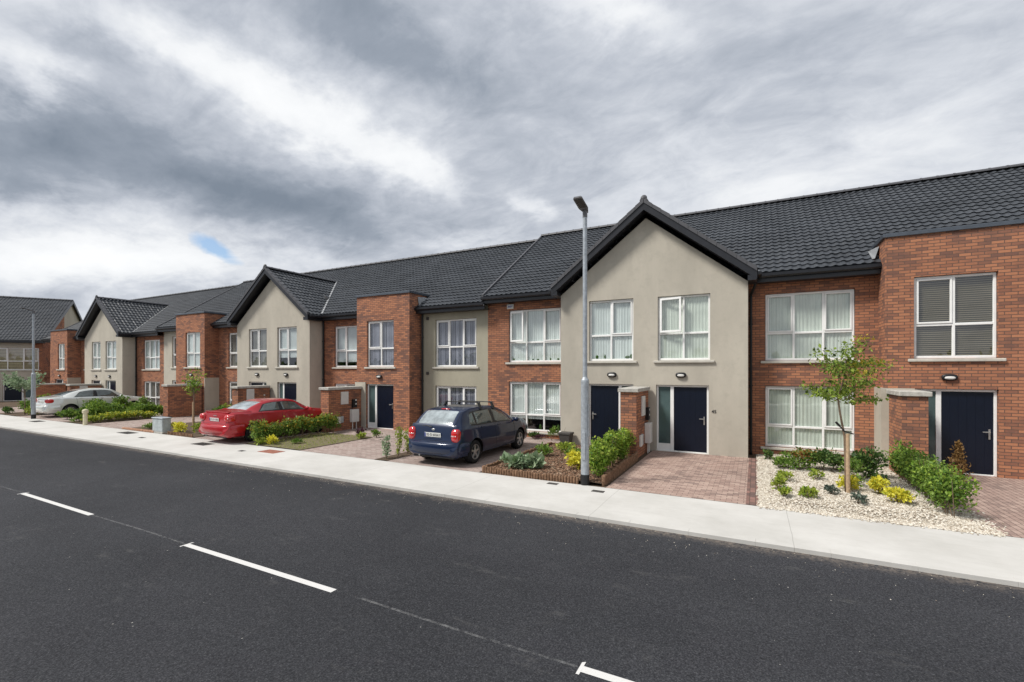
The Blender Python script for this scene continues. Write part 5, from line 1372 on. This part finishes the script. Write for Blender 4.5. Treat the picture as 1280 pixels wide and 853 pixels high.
hatch = Car(L=4.34, W=.868, wheels=(.84, 3.45), wr=.31, ar=.365, spokes=5, bz=.33, bh=1.15, hmat='blue_paint', reg='05-D-60263',
    top=([0, .05, .085, .125, .20, .36, .55, .70, 1.1, 1.7, 2.15, 2.5, 2.85, 3.2, 3.32, 3.7, 4.05, 4.22, 4.34], [.52, .60, .68, .98, 1.10, 1.25, 1.38, 1.42, 1.455, 1.47, 1.44, 1.36, 1.21, 1.04, 1.0, .955, .87, .76, .52]),
    bot=([0, .2, 4.1, 4.34], [.30, .21, .20, .28]), belt=([0, .3, 1.2, 3.1, 4.34], [.92, .97, .95, .90, .80]),
    wtop=([0, .12, .6, 1.5, 2.4, 3.2, 4.34], [.66, .66, .58, .575, .57, .66, .60]),
    plan=([0, .05, .15, .35, .8, 3.4, 3.9, 4.15, 4.27, 4.34], [.80, .885, .94, .98, 1, 1, .96, .88, .80, .66]),
    glass=[('rear_window', [(.135, 8.05), (.135, 11.95), (.60, 12.1), (.60, 7.9)], 1, 'car_glass_rear'), ('windscreen', [(2.42, 7.6), (2.42, 12.4), (3.2, 12.5), (3.2, 7.5)], 1, 'windscreen')] +
          [(n, c, sd, 'car_glass') for sd in (1, -1) for n, c in (('quarter_window', [(.62, 6.2), (.93, 6.12), (.95, 6.88), (.78, 6.8)]), ('side_window', [(.97, 6.1), (1.86, 6.1), (1.86, 6.9), (.99, 6.88)]), ('side_window', [(1.95, 6.1), (3.02, 6.12), (2.62, 6.85), (1.95, 6.9)]))],
    trim=[('window_trim', [(.55, 6.0), (3.1, 6.02), (2.62, 6.98), (.72, 6.96)], sd, 'black', .002) for sd in (1, -1)],
    seams=[[(1.02, 6.0), (1.0, 5.0), (1.08, 4.2), (1.28, 2.4)], [(1.9, 6.0), (1.92, 2.3)], [(3.0, 5.9), (3.06, 4.0), (3.0, 2.3)], [(1.28, 2.35), (3.0, 2.3)], [(3.15, 6.0), (3.6, 5.9), (4.1, 5.6)]],
    seams_c=[[(.075, 7.4), (.075, 12.6)], [(.04, 7.6), (.30, 7.25), (.60, 7.3)]],
    bump=[(0, -.01), (.35, .0), (.58, .035), (.72, .09), (.80, .18), (.845, .32), (.86, .46)],
    lamp=((.69, .165, .80), (.118, .125, .175)), lens=[(-.02, -.0, .032), (.045, .0, .026), (-.07, -.0, .022)], lens_out=.88,
    plate=(0, .088, .80, -6), mirror=(2.98, .98), handles=[(1.22, 5.1), (2.12, 5.1)])
make_car(hatch, (-7.42, 9.62, .006), 'parked_car', 'dark blue five-door hatchback with black roof bars parked nose to the houses', 'blue_paint', hatch_extra)
def red_extra(t, car):
    b = MB(); b.cbox(-.09, .09, .12, .135, .915, .935, .004); b.build('badge', 'alloy', t)
    s = MB(); s.cbox(-.66, .66, .17, .28, 1.03, 1.062, .012); s.build('boot_lip', 'red_paint', t)
red = Car(L=4.47, W=.885, wheels=(.98, 3.62), wr=.315, ar=.365, spokes=7, bz=.33, bh=1.2, hmat='red_paint', reg='131-D-1825',
    top=([0, .06, .105, .15, .30, .75, 1.1, 1.5, 1.9, 2.3, 2.6, 2.95, 3.25, 3.4, 3.9, 4.2, 4.36, 4.47], [.52, .60, .68, 1.00, 1.05, 1.08, 1.22, 1.35, 1.40, 1.40, 1.365, 1.21, 1.05, 1.0, .93, .85, .74, .52]),
    bot=([0, .2, 4.2, 4.47], [.30, .20, .19, .28]), belt=([0, .3, 1.2, 3.1, 4.47], [.95, 1.0, .98, .92, .80]),
    wtop=([0, .2, .7, 1.5, 2.4, 3.2, 4.47], [.66, .70, .66, .56, .56, .66, .60]),
    plan=([0, .05, .15, .4, .9, 3.5, 4.0, 4.25, 4.4, 4.47], [.84, .90, .94, .98, 1, 1, .96, .88, .78, .66]),
    glass=[('rear_window', [(.80, 7.9), (.80, 12.1), (1.46, 12.2), (1.46, 7.8)], 1, 'car_glass_rear'), ('windscreen', [(2.6, 7.6), (2.6, 12.4), (3.28, 12.5), (3.28, 7.5)], 1, 'windscreen')] +
          [(n, c, sd, 'car_glass') for sd in (1, -1) for n, c in (('side_window', [(1.14, 6.15), (2.0, 6.12), (2.0, 6.9), (1.45, 6.88)]), ('side_window', [(2.07, 6.12), (3.12, 6.12), (2.7, 6.86), (2.07, 6.9)]))],
    trim=[('window_trim', [(1.0, 6.02), (3.2, 6.02), (2.72, 6.97), (1.36, 6.96)], sd, 'black', .002) for sd in (1, -1)],
    seams=[[(1.22, 6.0), (1.25, 5.0), (1.35, 2.4)], [(2.03, 6.0), (2.05, 2.3)], [(3.1, 5.9), (3.16, 4.0), (3.1, 2.3)], [(1.35, 2.35), (3.1, 2.3)]],
    seams_c=[[(.10, 7.2), (.10, 12.8)], [(.10, 7.2), (.70, 7.0)], [(.10, 12.8), (.70, 13.0)]],
    bump=[(0, -.01), (.35, .0), (.60, .03), (.74, .09), (.82, .20), (.865, .38), (.88, .58)],
    lamp=((.715, .20, .86), (.15, .15, .125)), lens=[(-.04, -.02, .035), (.03, -.01, .03), (.09, .0, .03)], lens_out=.85,
    plate=(0, .105, .80, -4), mirror=(3.0, 1.02), handles=[(1.42, 5.2), (2.3, 5.2)])
make_car(red, (-16.22, 9.12, .006), 'parked_car', 'red saloon car parked on the middle drive beside the bronze-tipped hedge', 'red_paint', red_extra)
def silver_extra(t, car):
    b = MB(); b.cbox(-.50, .50, .115, .135, .93, .945, .004); b.build('trim_strip', 'alloy', t)
sil = Car(**{**red.__dict__, 'L': 4.70, 'W': .90, 'wheels': (1.0, 3.8), 'spokes': 10, 'hmat': 'silver_paint', 'reg': '08-D-4417',
    'top': ([0, .06, .105, .15, .30, .70, 1.1, 1.6, 2.0, 2.4, 2.8, 3.15, 3.45, 3.6, 4.1, 4.4, 4.6, 4.70], [.52, .60, .68, .98, 1.04, 1.10, 1.26, 1.40, 1.45, 1.45, 1.39, 1.20, 1.04, .98, .91, .83, .72, .52]),
    'plan': ([0, .05, .15, .4, .9, 3.6, 4.2, 4.45, 4.62, 4.70], [.84, .90, .94, .98, 1, 1, .96, .88, .78, .66]),
    'glass': [('rear_window', [(.72, 7.9), (.72, 12.1), (1.5, 12.2), (1.5, 7.8)], 1, 'car_glass'), ('windscreen', [(2.75, 7.6), (2.75, 12.4), (3.48, 12.5), (3.48, 7.5)], 1, 'windscreen')] +
          [(n, c, sd, 'car_glass') for sd in (1, -1) for n, c in (('side_window', [(1.1, 6.15), (2.05, 6.12), (2.05, 6.9), (1.5, 6.88)]), ('side_window', [(2.12, 6.12), (3.3, 6.12), (2.82, 6.86), (2.12, 6.9)]))],
    'trim': [('window_trim', [(.98, 6.05), (3.36, 6.05), (2.84, 6.96), (1.42, 6.95)], sd, 'black', .002) for sd in (1, -1)], 'mirror': (3.15, 1.0),
    'lamp': ((.745, .20, .86), (.14, .17, .11)), 'lens': [(-.03, -.01, .02)]})
make_car(sil, (-32.85, 9.85, .006), 'parked_car', 'silver saloon car parked behind the hedges near the far lamp post', 'silver_paint', silver_extra)
CLOUDS = [((250, 225), (500, 300), (270, 275), .62), ((20, 180), (150, 215), (40, 235), .5), ((20, 240), (90, 255), (25, 262), .45), ((500, 60), (640, 140), (560, 30), .52),
          ((140, 60), (215, 100), (180, 40), .42), ((880, 130), (1200, 60), (915, 205), .20), ((350, 250), (480, 290), (350, 280), .35), ((600, 270), (700, 285), (600, 295), .25),
          ((430, 170), (540, 235), (455, 150), -.70), ((280, 95), (380, 150), (310, 70), -.42), ((10, 95), (60, 130), (50, 60), -.6), ((110, 325), (330, 335), (110, 350), -1.0),
          ((520, 225), (570, 250), (540, 205), -.35), ((740, 30), (830, 60), (770, 5), -.45), ((1000, 225), (1250, 150), (1010, 255), -.3), ((660, 260), (680, 270), (665, 245), -.4), ((560, 300), (640, 300), (560, 312), -.2)]
CLOUD_GAIN = 4.4; SUN_E = 1.5; SUN_ANG = 12; EXPOSURE = 1.5
# ------------------------------------------------------------------ camera
F_, VL, HY_, HC = 580.0, -465.0, 462.0, 2.5
yaw = math.atan(F_/(640-VL))
cam = bpy.data.cameras.new('camera'); co = bpy.data.objects.new('camera', cam); COL.objects.link(co)
co.location = (0, 0, HC); co.rotation_euler = (R(90), 0, yaw)
cam.sensor_width = 36; cam.lens = F_/1280*36; cam.shift_y = (HY_-426.5)/1280; cam.clip_start = .05; cam.clip_end = 2000
sc.camera = co

# ------------------------------------------------------------------ sky, clouds and sun
SUN_EL, SUN_AZ = R(52), R(-136)       # azimuth of the sun measured from +X, counter-clockwise
w = bpy.data.worlds.new('World'); sc.world = w; w.use_nodes = True; nt = w.node_tree; nt.nodes.clear()
out = nt.nodes.new('ShaderNodeOutputWorld'); bg = nt.nodes.new('ShaderNodeBackground'); nt.links.new(bg.outputs[0], out.inputs[0])
sky = nt.nodes.new('ShaderNodeTexSky'); sky.sky_type = 'NISHITA'; sky.sun_disc = False; sky.sun_elevation = SUN_EL
sky.sun_rotation = R(90)-SUN_AZ
tc = nt.nodes.new('ShaderNodeTexCoord'); sp = nt.nodes.new('ShaderNodeSeparateXYZ'); nt.links.new(tc.outputs['Generated'], sp.inputs[0])
X, Y, Z = (S(nt, sp.outputs[i]) for i in range(3))
iz = Z.max(0.0)+0.26
PX, PY = X/iz, Y/iz                    # position on the flat cloud deck
def nz(scale, det, rough, sx=1, sy=1, off=0, rot=0, dist=0):
    cb = nt.nodes.new('ShaderNodeCombineXYZ'); nt.links.new(PX.k, cb.inputs[0]); nt.links.new(PY.k, cb.inputs[1]); cb.inputs[2].default_value = off
    mp = nt.nodes.new('ShaderNodeMapping'); nt.links.new(cb.outputs[0], mp.inputs[0]); mp.inputs['Rotation'].default_value = (0, 0, rot); mp.inputs['Scale'].default_value = (sx, sy, 1)
    n = nt.nodes.new('ShaderNodeTexNoise'); nt.links.new(mp.outputs[0], n.inputs['Vector']); n.inputs['Scale'].default_value = scale; n.inputs['Detail'].default_value = det; n.inputs['Roughness'].default_value = rough
    n.inputs['Distortion'].default_value = dist
    return S(nt, n.outputs['Fac'])
def deck(px, py):
    c, s = math.cos(yaw), math.sin(yaw); u = (px-640)/F_; v = (HY_-py)/F_
    d = Vector((u*c-s, u*s+c, v)).normalized(); return Vector((d.x/(max(d.z, 0)+.26), d.y/(max(d.z, 0)+.26)))
wx = (nz(2.6, 6, .62, off=3)-.5)*.5; wy = (nz(2.6, 6, .62, off=9)-.5)*.5
QX, QY = PX+wx, PY+wy
def blob(c, a, b, soft=1.0):
    """soft elliptical bank of cloud on the deck: centre, end of long axis, end of short axis"""
    C, A_, B_ = deck(*c), deck(*a)-deck(*c), deck(*b)-deck(*c)
    det = A_.x*B_.y-A_.y*B_.x
    dx, dy = QX-C.x, QY-C.y
    s1 = (dx*(B_.y/det)-dy*(B_.x/det)); s2 = (dy*(A_.x/det)-dx*(A_.y/det))
    return ((s1*s1+s2*s2)*-soft).exp()
base = nz(1.1, 6, .58, .8, 1.15, rot=.6, dist=.5)-.5
fine = nz(4.2, 8, .60, .8, 1.2, off=5, rot=.6, dist=.7)-.5
tiny = nz(9.5, 8, .66, .8, 1.2, off=11, rot=.6, dist=.5)-.5
dens = base*.9+fine*.85+tiny*.5-.05
for (c, a, b, amp) in CLOUDS:
    dens = dens+blob(c, a, b)*amp
# dens > 0 darker and thicker, dens < 0 bright thin cloud
def ramp(fac, stops):
    r = nt.nodes.new('ShaderNodeValToRGB'); nt.links.new(fac.k, r.inputs[0]); e = r.color_ramp.elements
    e[0].position, e[0].color = stops[0][0], (*stops[0][1], 1); e[1].position, e[1].color = stops[-1][0], (*stops[-1][1], 1)
    for p, c in stops[1:-1]: q = e.new(p); q.color = (*c, 1)
    return r.outputs[0]
cl = ramp(dens*.5+.5, [(.0, (.80, .81, .82)), (.25, (.72, .735, .755)), (.43, (.56, .585, .63)), (.57, (.41, .44, .495)), (.75, (.265, .30, .355)), (1.0, (.175, .21, .26))])
cs_ = nt.nodes.new('ShaderNodeVectorMath'); cs_.operation = 'SCALE'; nt.links.new(cl, cs_.inputs[0]); cs_.inputs['Scale'].default_value = CLOUD_GAIN
QX, QY = PX+wx*.2, PY+wy*.2
hole = blob((272, 311), (302, 328), (284, 301), 1.0)
mx = nt.nodes.new('ShaderNodeMix'); mx.data_type = 'RGBA'; nt.links.new((hole+fine*1.2).rng(.40, .80).k, mx.inputs[0]); nt.links.new(cs_.outputs[0], mx.inputs[6])
ss = nt.nodes.new('ShaderNodeVectorMath'); ss.operation = 'SCALE'; nt.links.new(sky.outputs[0], ss.inputs[0]); ss.inputs['Scale'].default_value = .55
nt.links.new(ss.outputs[0], mx.inputs[7]); nt.links.new(mx.outputs[2], bg.inputs[0]); bg.inputs[1].default_value = .10

sun = bpy.data.lights.new('sun', 'SUN'); sun.energy = SUN_E; sun.angle = R(SUN_ANG); sun.color = (1, .965, .91)
so = bpy.data.objects.new('sun', sun); COL.objects.link(so)
sd = Vector((math.cos(SUN_AZ)*math.cos(SUN_EL), math.sin(SUN_AZ)*math.cos(SUN_EL), math.sin(SUN_EL)))
so.rotation_euler = (-sd).to_track_quat('-Z', 'Y').to_euler(); so.location = sd*60
vs_ = sc.view_settings; vs_.view_transform = 'Standard'; vs_.look = 'None'; vs_.gamma = 1; vs_.exposure = EXPOSURE; vs_.use_curve_mapping = False
sc.cycles.max_bounces = 8; sc.cycles.transparent_max_bounces = 12; sc.cycles.use_denoising = True
